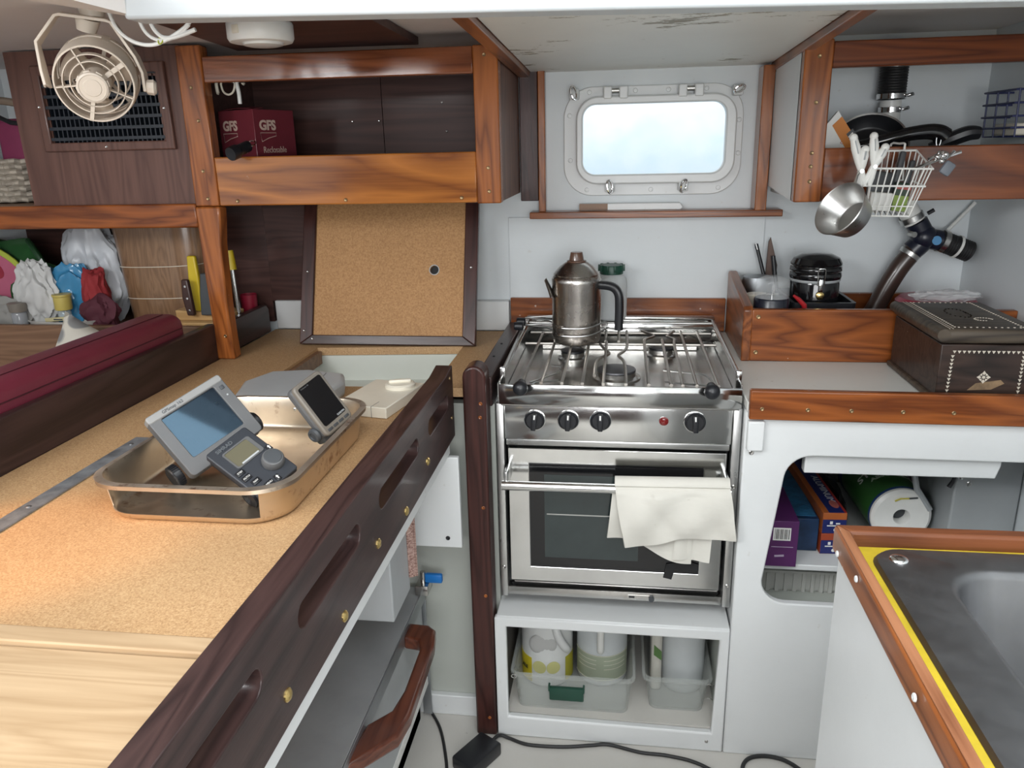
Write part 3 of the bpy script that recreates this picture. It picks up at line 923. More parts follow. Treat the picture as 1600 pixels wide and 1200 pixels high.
part('worn_top', B().prism([(0.265, -0.3), (0.2765, -0.3), (0.283, 0.903), (0.272, 0.921)], 'xy', 0.8695, 0.8715), TEAK_WORN, es, 0.001, label='worn pale top of the edging')
part('edge_strip', B().prism([(0.270, 0.926), (0.2848, 0.906), (0.861, 0.912), (0.861, 0.933)], 'xy', 0.836, 0.870), wood('worn_dark_teak', (0.060, 0.018, 0.007), (0.18, 0.058, 0.022), 'X', 0.5, 0.1, specks=0.6), t, 0.004, seg=3)
for (x, y, z) in ((0.271, 0.895, 0.845), (0.270, 0.815, 0.858), (0.2665, 0.62, 0.856)):
    screw(t, (x - 0.002, y, z), (-1, 0, 0), 0.004, WHITE)
part('broken_edge', B().prism([(0.452, 0.03), (0.49, 0.03), (0.462, 0.10)], 'xz', 0.9115, 0.9135), WHITE_PL, t)

t = thing('kitchen_sink', 'dull stainless steel sink with rounded bowl in the yellow-topped island', 'sink', (0.55, 0.6, 0.85))
rim = rrect(0.3015, 0.861, 0.28, 0.897, 0.035)
bowl = [rrect(0.362, 0.84, 0.33, 0.853, 0.06), rrect(0.367, 0.835, 0.335, 0.848, 0.057), rrect(0.371, 0.831, 0.339, 0.844, 0.055), rrect(0.385, 0.815, 0.352, 0.830, 0.055), rrect(0.392, 0.808, 0.36, 0.822, 0.055), rrect(0.415, 0.785, 0.385, 0.80, 0.05)]
zs = [0.8565, 0.855, 0.848, 0.72, 0.705, 0.698]
b = B()
rv = [b.bm.verts.new((x, y, 0.8505)) for x, y in rim]
rv2 = [b.bm.verts.new((x + (0.57 - x) * 0.012, y + (0.58 - y) * 0.012, 0.8560)) for x, y in rim]
rings = [rv, rv2] + [[b.bm.verts.new((x, y, z)) for x, y in loop] for loop, z in zip(bowl, zs)]
for r0, r1 in zip(rings[:-1], rings[1:]):
    n = len(r0)
    for k in range(n):
        b.bm.faces.new((r0[k], r0[(k + 1) % n], r1[(k + 1) % n], r1[k]))
b.bm.faces.new(rings[-1])
part('basin', b, STEEL_SINK, t, angle=0.9)
part('drain', B().lathe([(0.045, 0), (0.042, 0.003), (0.03, 0.001), (0, 0.0005)], (0.60, 0.60, 0.698), (0, 0, 1)), STEEL, t)
b = B().sphere((0.330, 0.868, 0.8562), 0.011, (1, 1, 0.35))
part('stud', b, CHROME, t)

# ================================================================== STOVE
t = thing('gas_stove', 'stainless steel three burner gas stove with oven between the counters', 'stove', (0, 1.8, 0.322))
SX0, SX1 = -0.246, 0.247
part('body', B().box(-0.228, 0.228, 1.575, 2.06, 0.36, 0.725), STEEL_BR, t)
b = B()
b.box(SX0, SX1, 1.532, 1.537, 0.813, 0.857, 0.001).box(SX0, SX0 + 0.003, 1.537, 2.07, 0.813, 0.862).box(SX1 - 0.003, SX1, 1.537, 2.07, 0.813, 0.862)
b.box(SX0, SX1, 2.066, 2.072, 0.813, 0.884, 0.001).box(SX0, SX1, 2.052, 2.075, 0.882, 0.890, 0.001)
part('top_tray', b, STEEL, t, 0.001)
part('cooktop', B().box(SX0 + 0.003, SX1 - 0.003, 1.537, 2.066, 0.808, 0.815).box(SX0 + 0.003, SX0 + 0.03, 1.537, 2.066, 0.815, 0.822).box(SX1 - 0.03, SX1 - 0.003, 1.537, 2.066, 0.815, 0.822).box(-0.2, 0.2, 1.99, 2.0, 0.815, 0.828), STEEL_WORN, t, 0.002)
part('rear_slot', B().box(-0.19, 0.205, 2.003, 2.036, 0.8152, 0.8165), BLACK_MT, t, label='dark vent slot')
cpan = B().box(-0.238, 0.233, 1.545, 1.575, 0.731, 0.810, 0.002)
part('control_panel', cpan, STEEL, t)
part('panel_strip', B().box(-0.236, 0.231, 1.550, 1.575, 0.7155, 0.7295, 0.002), STEEL_BR, t)
for x0, x1 in ((-0.254, -0.239), (0.234, 0.250)):
    part('side_post', B().box(x0, x1, 1.540, 1.575, 0.352, 0.812, 0.001), STEEL_BR, t)
for x0 in (-0.2555, 0.2495):
    part('side_shield', B().box(x0, x0 + 0.002, 1.577, 2.06, 0.36, 0.845), STEEL_BR, t)
for (x, z) in ((-0.246, 0.425), (0.242, 0.640), (0.242, 0.405)):
    screw(t, (x, 1.5395, z), (0, -1, 0), 0.0045, STEEL_WORN)
part('base_strip', B().box(-0.239, 0.233, 1.548, 1.575, 0.352, 0.372, 0.001), STEEL_WORN, t)
lb = part('base_latch', B().box(0.03, 0.085, 1.5465, 1.548, 0.358, 0.366), STEEL_WORN, t)
part('latch_slot', B().box(0.032, 0.045, 1.5462, 1.5466, 0.3595, 0.364), BLACK, lb)
part('latch_knob', B().cyl((0.082, 1.548, 0.361), (0.082, 1.540, 0.361), 0.006), CHAR, lb)
door = part('oven_door', B().prism([(-0.232, 0.386), (0.227, 0.386), (0.227, 0.709), (-0.232, 0.709)], 'xz', 1.552, 1.572, [[(-0.187, 0.423), (0.181, 0.423), (0.181, 0.674), (-0.187, 0.674)]]), STEEL, t, 0.002)
part('door_gap', B().box(-0.236, 0.231, 1.573, 1.578, 0.374, 0.716), BLACK_MT, t, label='dark gap round the door')
part('glass_panel', B().box(-0.187, 0.181, 1.5535, 1.558, 0.423, 0.674), BLACK_GL, door, label='black glass')
part('window_pane', B().box(-0.155, 0.05, 1.5528, 1.5534, 0.448, 0.648), plain('oven_window_glass', (0.030, 0.042, 0.042), 0.08, coat=0.1, var=0.15), door, 0, label='grey green see-through pane')
part('oven_rack', B().box(-0.150, 0.0, 1.5520, 1.5527, 0.553, 0.5555), STEEL_BR, door)
hb = part('door_handle', B().cyl((-0.240, 1.503, 0.642), (0.232, 1.503, 0.644), 0.0105, n=24), STEEL, door)
part('handle_bracket', B().box(-0.236, -0.228, 1.503, 1.553, 0.636, 0.672, 0.002), STEEL_BR, hb)
part('handle_bracket', B().box(0.220, 0.228, 1.503, 1.553, 0.636, 0.672, 0.002), STEEL_BR, hb)
part('black_tape', B().prism([(0.106, 0.412), (0.124, 0.408), (0.131, 0.434), (0.180, 0.430), (0.180, 0.448), (0.160, 0.455), (0.112, 0.446)], 'xz', 1.5505, 1.5518), BLACK_MT, door, label='strip of black tape')
for i, (x, z, a) in enumerate(((-0.173, 0.776, 0.12), (-0.102, 0.777, 0.05), (-0.035, 0.778, 0.0), (0.158, 0.780, -0.06))):
    k = part('control_knob', B().lathe([(0.0215, 0), (0.0215, 0.003), (0.0195, 0.004), (0.018, 0.008), (0.0165, 0.0095), (0, 0.0095)], (x, 1.545, z), (0, -1, 0), 32), BLACK, t, label='black burner knob')
    Rm = Matrix.Rotation(a, 3, 'Y')
    part('knob_grip', B().obox((x, 1.5305, z), (0.0105, 0.014, 0.036), Rm, 0.002), BLACK, k)
    part('knob_ring', B().lathe([(0.0228, 0), (0.0228, 0.0025), (0.0212, 0.003), (0.0212, 0)], (x, 1.545, z), (0, -1, 0), 32), STEEL, k)
    c = Vector((x, 1.5232, z)) + Rm @ Vector((0, 0, 0.0125))
    part('knob_mark', B().obox(c, (0.003, 0.0008, 0.010), Rm), WHITE_PL, k, label='white pointer mark')
red = plain('red_lamp_lens', (0.16, 0.008, 0.008), 0.15, coat=0.6)
part('indicator_lamp', B().lathe([(0.0095, 0), (0.0095, 0.002), (0.007, 0.003), (0.006, 0.005), (0, 0.0065)], (0.095, 1.545, 0.780), (0, -1, 0)), red, t, label='dark red indicator lamp')
# burners
for (x, y, r) in ((-0.114, 1.906, 0.030), (0.107, 1.949, 0.032), (-0.004, 1.738, 0.044)):
    bn = part('burner', B().lathe([(r * 1.25, 0), (r * 1.25, 0.003), (r, 0.006), (r * 0.98, 0.016), (0, 0.016)], (x, y, 0.815), (0, 0, 1)), STEEL_WORN, t)
    part('burner_cap', B().lathe([(r * 0.95, 0), (r, 0.002), (r * 0.98, 0.005), (r * 0.6, 0.0075), (0, 0.008)], (x, y, 0.831), (0, 0, 1)), BLACK if r < 0.04 else plain('grey_burner_cap', (0.12, 0.12, 0.13), 0.3, metal=0.6), bn, label='dark burner cap')
# wire grate
ZG = 0.8585
b = B()
xs = [-0.205, -0.163, -0.118, -0.073, -0.030]
for x in (-0.198, -0.158, -0.115):
    b.tube([(x * 1.0, 1.540, ZG), (x, 2.0, ZG)], 0.0035, 8)
b.tube([(-0.073, 1.540, ZG), (-0.073, 1.885, ZG)], 0.0035, 8)
b.tube([(-0.030, 1.540, ZG), (-0.030, 1.90, ZG)], 0.0035, 8)
b.tube([(-0.033, 1.90, ZG), (-0.033, 2.02, ZG)], 0.0035, 8)
b.tube([(0.0, 1.905, ZG), (0.0, 2.02, ZG)], 0.0035, 8)
b.tube([(0.107, 1.540, ZG), (0.107, 1.93, ZG)], 0.0035, 8)
for x in (0.158, 0.200):
    b.tube([(x, 1.540, ZG), (x, 2.02, ZG)], 0.0035, 8)
# bars that kink round the middle burner and the right rear burner
b.tube([(0.016, 1.540, ZG), (0.016, 1.60, ZG), (0.014, 1.69, ZG), (0.010, 1.73, ZG), (0.0, 1.77, ZG), (0.012, 1.81, ZG), (0.020, 1.86, ZG), (0.02, 2.02, ZG)], 0.0035, 8, False, 5)
b.tube([(-0.050, 1.60, ZG), (-0.05, 1.70, ZG), (-0.042, 1.745, ZG), (-0.022, 1.785, ZG), (-0.034, 1.83, ZG), (-0.045, 1.88, ZG)], 0.0035, 8, False, 5)
b.tube([(0.062, 1.540, ZG), (0.062, 1.88, ZG), (0.066, 1.93, ZG), (0.088, 1.965, ZG), (0.080, 1.99, ZG), (0.06, 2.02, ZG)], 0.0035, 8, False, 5)
b.tube([(0.130, 1.540, ZG), (0.134, 1.88, ZG), (0.138, 1.93, ZG), (0.122, 1.965, ZG), (0.130, 1.99, ZG), (0.14, 2.02, ZG)], 0.0035, 8, False, 5)
for y in (1.895, 2.015):
    b.tube([(-0.232, y, ZG - 0.0045), (0.235, y, ZG - 0.0045)], 0.0035, 8)
part('wire_grate', b, GRATE, t)
b = B()
b.tube([(-0.190, 1.62, 0.835), (-0.135, 1.70, 0.835), (-0.130, 1.75, 0.835), (-0.155, 1.76, 0.835)], 0.0022, 6)
b.tube([(-0.190, 1.58, 0.835), (-0.180, 1.62, 0.835), (-0.130, 1.64, 0.835)], 0.0022, 6)
b.tube([(0.215, 1.565, 0.84), (0.19, 1.68, 0.84), (0.180, 1.69, 0.84), (0.10, 1.715, 0.84)], 0.0022, 6)
b.tube([(0.20, 1.565, 0.835), (0.185, 1.62, 0.835), (0.10, 1.64, 0.835)], 0.0022, 6)
part('spare_clamp_wires', b, STEEL_BR, t)
# fiddle rails at the sides with their end brackets
for x0, x1 in ((-0.243, -0.246), (0.244, 0.243)):
    rl = part('side_rail', B().tube([(x0, 1.575, 0.872), (x1, 2.06, 0.880)], 0.0045, 10), STEEL_BR, t)
    part('rail_bracket', B().box(x0 - 0.006, x0 + 0.006, 1.570, 1.582, 0.845, 0.882, 0.002), STEEL, rl)
part('rear_rail', B().tube([(-0.24, 2.052, 0.874), (0.24, 2.052, 0.874)], 0.004, 10), STEEL_BR, t)
for x, z in ((-0.199, 0.853), (0.186, 0.853)):
    part('clamp_knob', B().sphere((x, 1.520, z), 0.0158, (1, 0.9, 1), 24).cyl((x, 1.525, z + 0.003), (x, 1.545, z + 0.004), 0.009), BLACK, t, label='round black clamp knob')
# pot clamp holding the kettle
KC = Vector((-0.104, 1.885, 0))
b = B()
for z, r in ((0.912, 0.064), (0.893, 0.064)):
    b.tube([(-0.236, 1.93, z), (-0.175, 1.90, z), (-0.145, 1.838, z - 0.002), (-0.128, 1.824, z - 0.003), (-0.075, 1.822, z - 0.001), (-0.035, 1.860, z + 0.006)], 0.0022, 8, False, 4)
b.tube([(-0.035, 1.860, 0.918), (-0.030, 1.868, 0.914), (-0.030, 1.868, 0.903), (-0.035, 1.860, 0.899)], 0.0022, 8, False, 4)
b.tube([(-0.236, 1.95, 0.908), (-0.17, 1.955, 0.912), (-0.13, 1.955, 0.912)], 0.0022, 8)
b.tube([(-0.236, 1.95, 0.889), (-0.17, 1.955, 0.893), (-0.13, 1.955, 0.893)], 0.0022, 8)
pc = part('pot_clamp', b, STEEL_BR, t)
for y in (1.905, 1.955):
    part('clamp_stop', B().cyl((-0.262, y, 0.896), (-0.238, y, 0.896), 0.0105, n=20), BLACK, pc, 0.003, label='black rubber stop')


# ================================================================== THINGS ON THE CORK COUNTER
# hatch lid leaning back against the wall
LM = Matrix.Translation((-0.592, 1.902, 0.8435)) @ Matrix.Rotation(-0.335, 4, 'X')
t = thing('hatch_lid', 'brown hardboard hatch lid in dark wood frame leaning at the back of counter', 'hatch lid', mat4=LM)
hole = [(0.117 + 0.0115 * math.cos(2 * PI * k / 20), 0.196 + 0.0115 * math.sin(2 * PI * k / 20)) for k in range(20)]
part('panel', B().prism([(-0.204, 0.025), (0.196, 0.025), (0.196, 0.372), (-0.204, 0.372)], 'xz', 0.002, 0.012, [hole]), HARDBOARD, t)
part('finger_hole', B().cyl((0.117, 0.011, 0.196), (0.117, 0.016, 0.196), 0.0125), BLACK_MT, t)
part('hole_rim', B().lathe([(0.0125, -0.002), (0.0135, -0.002), (0.0135, 0.002), (0.0115, 0.002), (0.0115, -0.002)], (0.117, 0.002, 0.196), (0, -1, 0), 24), GREY_LT, t)
part('frame_side', B().prism([(-0.238, 0.0), (-0.204, 0.024), (-0.204, 0.372), (-0.238, 0.392)], 'xz', -0.006, 0.014), MAHOG_Z, t, 0.002)
part('frame_side', B().prism([(0.196, 0.024), (0.230, 0.0), (0.230, 0.392), (0.196, 0.372)], 'xz', -0.006, 0.014), MAHOG_Z, t, 0.002)
part('frame_bottom', B().prism([(-0.2375, 0.0), (0.2295, 0.0), (0.196, 0.0245), (-0.204, 0.0245)], 'xz', -0.006, 0.014), MAHOG_X, t, 0.002)
part('frame_top', B().prism([(-0.204, 0.372), (0.196, 0.372), (0.2295, 0.392), (-0.2375, 0.392)], 'xz', -0.006, 0.014), MAHOG_X, t, 0.002)
for (x, z) in ((-0.222, 0.19), (-0.226, 0.035), (-0.203, 0.014), (0.215, 0.20)):
    screw(t, (x, -0.006, z), (0, -1, 0), 0.003, CHROME)

# roasting pan with a slot cut out of its near end
t = thing('roasting_pan', 'rusty stainless roasting pan with slotted end holding three instruments', 'pan', (-0.59, 1.1, 0.8405))
PX0, PX1, PY0, PY1 = -0.722, -0.450, 0.907, 1.283
NA = 14
def pan_loop(grow, z, r):
    pts = rrect(PX0 - grow, PX1 + grow, PY0 - grow, PY1 + grow, r, NA)
    dense = []
    n = len(pts)
    for k in range(n):
        a, c = Vector(pts[k]), Vector(pts[(k + 1) % n])
        steps = max(1, int((c - a).length / 0.012))
        for s in range(steps):
            dense.append(a.lerp(c, s / steps))
    return dense
levels = [(-0.014, 0.8415, 0.045), (-0.004, 0.843, 0.05), (-0.001, 0.8465, 0.055), (0.000, 0.8515, 0.056), (0.003, 0.8765, 0.058), (0.005, 0.8975, 0.060), (0.006, 0.8995, 0.061), (0.0135, 0.8985, 0.066), (0.014, 0.893, 0.066)]
base = pan_loop(0, 0, 0.056)
b = B()
loops = []
def scaled(base, grow):
    cx, cy = (PX0 + PX1) / 2, (PY0 + PY1) / 2
    hx, hy = (PX1 - PX0) / 2, (PY1 - PY0) / 2
    return [(cx + (p.x - cx) * (hx + grow) / hx, cy + (p.y - cy) * (hy + grow) / hy) for p in base]
for g, z, r in levels:
    loops.append([b.bm.verts.new((x, y, z)) for x, y in scaled(base, g)])
n = len(base)
walls, rimf = [], []
for li in range(len(levels) - 1):
    for k in range(n):
        p, q = base[k], base[(k + 1) % n]
        near = p.y < PY0 + 0.035 and q.y < PY0 + 0.035
        if near and li in (3, 4) and PX0 + 0.008 < (p.x + q.x) / 2 < PX1 - 0.034:
            continue
        walls.append(b.bm.faces.new((loops[li][k], loops[li][(k + 1) % n], loops[li + 1][(k + 1) % n], loops[li + 1][k])))
walls.append(b.bm.faces.new(loops[0]))
bmesh.ops.recalc_face_normals(b.bm, faces=walls)
bmesh.ops.solidify(b.bm, geom=walls, thickness=0.0012)
part('pan_body', b, STEEL_PAN, t, angle=0.8)
b = B()
ra = scaled(base, 0.0055)
rb = scaled(base, 0.0147)
va = [b.bm.verts.new((x, y, 0.9003)) for x, y in ra]
vb = [b.bm.verts.new((x, y, 0.8993)) for x, y in rb]
fs = [b.bm.faces.new((va[k], va[(k + 1) % n], vb[(k + 1) % n], vb[k])) for k in range(n)]
bmesh.ops.solidify(b.bm, geom=fs, thickness=0.0008)
part('rim', b, STEEL_RUST, t, label='rust spotted flat rim')
b = B().sphere((-0.585, PY1 + 0.003, 0.878), 0.004, (1, 0.5, 1), 12)
part('rivet', b, STEEL, t)

# chart plotter
m = frame_mat((0.508, 0.805, 0.307), (-0.652, 0.126, 0.747), (0.563, -0.580, 0.589), (-0.633, 1.067, 0.9275)) @ Matrix.Scale(0.945, 4)
t = thing('chart_plotter', 'grey chart plotter with large reflective blue screen propped in roasting pan', 'instrument', mat4=m)
b = B().prism(rrect(-0.070, 0.070, -0.060, 0.060, 0.008), 'xy', -0.022, 0.0, [rrect(-0.050, 0.050, -0.034, 0.046, 0.003)])
part('bezel', b, GREY_PL, t, 0.003, seg=3)
part('top_trim', B().prism(rrect(-0.0705, 0.0705, 0.047, 0.0605, 0.005), 'xy', -0.020, 0.0012), plain('pale_bezel_plastic', (0.25, 0.25, 0.245), 0.4), t, 0.002, label='lighter grey top strip')
b = B()
ringsb = []
for (s, z) in ((1.0, -0.022), (0.93, -0.034), (0.80, -0.060), (0.66, -0.074)):
    ringsb.append([b.bm.verts.new((x, y * 1.0, z)) for x, y in rrect(-0.069 * s, 0.069 * s, -0.059 * s, 0.059 * s, 0.012 * s)])
for r0, r1 in zip(ringsb[:-1], ringsb[1:]):
    for k in range(len(r0)):
        b.bm.faces.new((r0[k], r0[(k + 1) % len(r0)], r1[(k + 1) % len(r0)], r1[k]))
b.bm.faces.new(ringsb[-1])
b.bm.faces.new(ringsb[0][::-1])
part('housing', b, CHAR, t)
scr_m, snt, sb = new_mat('chart_screen_glass')
sn = noise_node(snt, 40, 2, 0.5, coords(snt))
sr = ramp(snt, sn.outputs['Fac'], [(0.3, (0.010, 0.013, 0.020)), (0.7, (0.014, 0.018, 0.026))])
snt.links.new(sr.outputs[0], sb.inputs['Base Color'])
sb.inputs['Roughness'].default_value = 0.05
sb.inputs['Coat Weight'].default_value = 0.0
sb.inputs['Specular Tint'].default_value = (0.45, 0.75, 1.0, 1)
sb.inputs['Coat Roughness'].default_value = 0.02
sb.inputs['Specular IOR Level'].default_value = 0.75
part('screen', B().box(-0.0505, 0.0505, -0.0345, 0.0465, -0.008, -0.004), scr_m, t, label='glossy blue black screen')
part('power_button', B().box(0.057, 0.064, 0.034, 0.041, 0.0, 0.0015, 0.0006), CHAR, t)
part('lamp_dot', B().cyl((0.060, 0.022, 0.0), (0.060, 0.022, 0.001), 0.0015, n=10), GREY_LT, t)
text_part('lettering', 'GPSmap 162', 0.0075, CHAR, t, Matrix.Translation((-0.043, 0.0535, 0.0014)), align='LEFT')
b = B().lathe([(0.017, 0), (0.0185, 0.002), (0.0185, 0.012), (0.016, 0.015), (0, 0.0155)], (-0.0715, -0.036, -0.040), (-1, 0, 0), 40)
for k in range(28):
    a = 2 * PI * k / 28
    b.obox((-0.0785, -0.036 + 0.0185 * math.cos(a), -0.040 + 0.0185 * math.sin(a)), (0.012, 0.0022, 0.0022), Matrix.Rotation(a, 3, 'X'))
part('mount_knob', b, BLACK, t, label='ribbed black bracket knob')
part('mount_knob', B().lathe([(0.017, 0), (0.0185, 0.002), (0.0185, 0.012), (0.016, 0.015), (0, 0.0155)], (0.0715, -0.036, -0.040), (1, 0, 0), 40), BLACK, t)

# autopilot control head
m = frame_mat((0.446, 0.837, 0.317), (-0.847, 0.279, 0.453), (0.291, -0.471, 0.833), (-0.529, 0.999, 0.897))
t = thing('autopilot_control', 'black autopilot control head with grey dial in front of the chart plotter', 'instrument', mat4=m)
part('face_plate', B().prism(rrect(-0.0375, 0.0375, -0.055, 0.055, 0.005), 'xy', -0.010, 0.0), plain('blue_black_plastic', (0.030, 0.034, 0.042), 0.45), t, 0.002)
part('housing', B().box(-0.0355, 0.0355, -0.050, 0.050, -0.020, -0.010, 0.003), BLACK, t)
part('rear_boss', B().lathe([(0.016, 0), (0.016, 0.006), (0.008, 0.008), (0.004, 0.004), (0, 0.004)], (-0.0355, -0.036, -0.016), (-1, 0, 0.0), 28), BLACK, t)
part('display_frame', B().prism(rrect(-0.023, 0.027, 0.002, 0.038, 0.004), 'xy', 0.0, 0.0018, [rrect(-0.0205, 0.0215, 0.0045, 0.0355, 0.003)]), GREY_PL, t)
part('display', B().box(-0.021, 0.022, 0.004, 0.036, 0.0, 0.0008), plain('olive_display', (0.135, 0.125, 0.085), 0.12, coat=0.6), t, label='olive liquid crystal display')
part('display_caption', B().box(-0.012, 0.019, 0.0045, 0.0075, 0.0008, 0.0012), GREY_LT, t)
text_part('lettering', 'SIMRAD', 0.0085, plain('raised_grey_letters', (0.10, 0.11, 0.12), 0.5), t, Matrix.Translation((-0.010, 0.0455, 0.0004)), 0.0006, 0.0002)
dl = part('dial', B().lathe([(0.0165, 0), (0.0170, 0.004), (0.0160, 0.010), (0.0145, 0.0125), (0.0130, 0.013)], (0.0195, -0.022, 0.0), (0, 0, 1), 36), GREY_PL, t, label='grey course dial')
part('dial_cap', B().lathe([(0.0140, 0.0122), (0.0120, 0.0140), (0, 0.0143)], (0.0195, -0.022, 0.0), (0, 0, 1), 36), CHAR, dl)
for i, (x, y, s) in enumerate(((-0.027, -0.004, 'STBY'), (-0.0265, -0.0165, 'AUTO'), (-0.022, -0.030, 'NAV'), (-0.012, -0.046, 'MENU'))):
    bt = part('button', B().box(x - 0.006, x + 0.0075, y - 0.0045, y + 0.0045, 0.0, 0.0022, 0.0008), BLACK, t)
    text_part('button_lettering', s, 0.0042, WHITE_PL, bt, Matrix.Translation((x + 0.0007, y, 0.0024)), 0.0002)
for (x, y, r) in ((0.0335, 0.000, 0.0), (0.004, -0.047, 0.0)):
    bt = part('arrow_button', B().box(x - 0.0045, x + 0.0035, y - 0.0055, y + 0.0055, 0.0, 0.0018, 0.0008), BLACK, t)
    part('arrow_mark', B().prism([(x - 0.0025, y + 0.001), (x, y + 0.004), (x + 0.0025, y + 0.001), (x + 0.001, y + 0.001), (x + 0.001, y - 0.003), (x - 0.001, y - 0.003), (x - 0.001, y + 0.001)], 'xy', 0.0018, 0.0021), WHITE_PL, bt)

# handheld fish finder
m = frame_mat((0.336, 0.911, 0.240), (-0.544, -0.020, 0.839), (0.769, -0.413, 0.489), (-0.494, 1.202, 0.921))
t = thing('depth_sounder', 'taupe depth sounder with tall dark screen at far end of roasting pan', 'instrument', mat4=m)
part('case_front', B().prism(rrect(-0.035, 0.035, -0.050, 0.050, 0.009), 'xy', -0.010, 0.0), TAUPE, t, 0.003, seg=3)
part('case_back', B().prism(rrect(-0.034, 0.034, -0.049, 0.049, 0.009), 'xy', -0.027, -0.0105), GREY_PL, t, 0.005, seg=3)
part('screen', B().prism(rrect(-0.028, 0.028, -0.034, 0.043, 0.004), 'xy', -0.0005, 0.0008), BLACK_GL, t, label='glossy black screen')
text_part('lettering', 'GARMIN', 0.0050, GREY_LT, t, Matrix.Translation((0.016, -0.031, 0.0011)), 0.0002)
text_part('model_lettering', 'Fishfinder 80', 0.0036, GREY_PL, t, Matrix.Translation((-0.014, 0.0395, 0.0011)), 0.0002)
b = B()
for k in range(4):
    x = -0.022 + k * 0.0145
    b.box(x - 0.0055, x + 0.0055, -0.044, -0.0395, 0.0, 0.0016, 0.0006)
part('buttons', b, CHAR, t)
part('mount_knob', B().lathe([(0.0125, 0), (0.013, 0.003), (0.011, 0.007), (0.007, 0.008), (0.006, 0.006), (0, 0.006)], (-0.035, -0.036, -0.024), (-1, 0, 0), 28), CHAR, t)
part('mount_foot', B().box(-0.030, 0.030, -0.058, -0.034, -0.045, -0.020, 0.006), CHAR, t)

# cream switch box and grey cover beyond the pan
zr = Matrix.Rotation(-0.20, 3, 'Z')
t = thing('cream_switch_box', 'flat cream plastic box with round knob beside the roasting pan', 'box', mat4=Matrix.Translation((-0.475, 1.44, 0.8405)) @ zr.to_4x4())
part('case', B().box(-0.053, 0.060, -0.082, 0.088, 0.0, 0.022), CREAM, t, 0.002)
kn = part('knob', B().lathe([(0.031, 0), (0.031, 0.006), (0.027, 0.009), (0, 0.010)], (0.022, 0.052, 0.022), (0, 0, 1), 36), CREAM, t)
part('knob_grip', B().obox((0.022, 0.052, 0.034), (0.046, 0.010, 0.007), Matrix.Rotation(0.5, 3, 'Z'), 0.003), CREAM, kn)
part('case_seam', B().box(0.028, 0.0286, -0.0825, -0.050, 0.0, 0.0224), GREY_PL, t)
b = B().prism([(-0.092, -0.10), (0.070, -0.10), (0.098, 0.03), (0.085, 0.09), (0.0, 0.125), (-0.080, 0.115), (-0.115, 0.04)], 'xy', 0.0, 0.034)
t = thing('grey_cover', 'pale grey plastic instrument cover lying behind the roasting pan', 'cover', mat4=Matrix.Translation((-0.655, 1.440, 0.8405)) @ Matrix.Rotation(0.1, 4, 'Z'))
part('shell', b, GREY_LT, t, 0.008, seg=3)
part('crease', B().box(0.045, 0.0465, -0.09, 0.09, 0.0338, 0.0344), GREY_PL, t)

# ================================================================== KETTLE AND JUG
kx, ky, kz = -0.104, 1.885, 0.8628
t = thing('coffee_percolator', 'tarnished steel coffee percolator with black handle clamped on the stove', 'kettle', (kx, ky, kz))
part('body', B().lathe([(0, 0), (0.050, 0.0), (0.056, 0.003), (0.0595, 0.012), (0.0600, 0.02), (0.0600, 0.150), (0.0605, 0.156), (0.057, 0.164), (0.053, 0.168), (0.053, 0.1655), (0.0, 0.1655)], (kx, ky, kz), (0, 0, 1), 48), STEEL_KETTLE, t)
ld = part('lid', B().lathe([(0.0555, 0.166), (0.0560, 0.169), (0.052, 0.174), (0.040, 0.187), (0.027, 0.196), (0.0205, 0.198), (0, 0.199)], (kx, ky, kz), (0, 0, 1), 48), STEEL_KETTLE, t)
part('lid_knob', B().lathe([(0.0235, 0.1975), (0.0235, 0.2005), (0.0180, 0.202), (0.0150, 0.218), (0.0140, 0.2205), (0, 0.221)], (kx, ky, kz), (0, 0, 1), 32), plain('brown_glass_knob', (0.12, 0.065, 0.045), 0.2, coat=0.5), ld, label='brown glass knob')
b = B()
sp = [(-0.058, 0.118, 0.020), (-0.064, 0.135, 0.016), (-0.074, 0.158, 0.010)]
rg = []
for dx, dz, r in sp:
    rg.append([b.bm.verts.new((kx + dx + 0.35 * r * math.cos(a * PI / 6) * 0.6, ky - 0.02 + r * math.sin(a * PI / 6), kz + dz + 0.3 * r * math.cos(a * PI / 6))) for a in range(12)])
fs = []
for r0, r1 in zip(rg[:-1], rg[1:]):
    for k in range(12):
        fs.append(b.bm.faces.new((r0[k], r0[(k + 1) % 12], r1[(k + 1) % 12], r1[k])))
bmesh.ops.solidify(b.bm, geom=fs, thickness=0.0012)
part('spout', b, STEEL_KETTLE, t)
hp = [(kx + 0.052, ky - 0.010, kz + 0.143), (kx + 0.085, ky - 0.018, kz + 0.140), (kx + 0.101, ky - 0.022, kz + 0.124), (kx + 0.104, ky - 0.023, kz + 0.09), (kx + 0.103, ky - 0.023, kz + 0.036)]
b = B()
P = spline([Vector(p) for p in hp], 6)
prev = None
for i, p in enumerate(P):
    tt = (P[min(i + 1, len(P) - 1)] - P[max(i - 1, 0)]).normalized()
    w = Vector((0.2, 0.98, 0)).normalized()
    u = tt.cross(w).normalized()
    hw_, hu_ = 0.0105, 0.0095
    ring = [b.bm.verts.new(p + w * hw_ * c1 + u * hu_ * c2) for c1, c2 in ((1, 0.6), (0.6, 1), (-0.6, 1), (-1, 0.6), (-1, -0.6), (-0.6, -1), (0.6, -1), (1, -0.6))]
    if prev:
        for k in range(8):
            b.bm.faces.new((prev[k], prev[(k + 1) % 8], ring[(k + 1) % 8], ring[k]))
    else:
        b.bm.faces.new(ring)
    prev = ring
b.bm.faces.new(prev[::-1])
part('handle', b, BLACK, t, angle=0.9, label='black plastic handle')

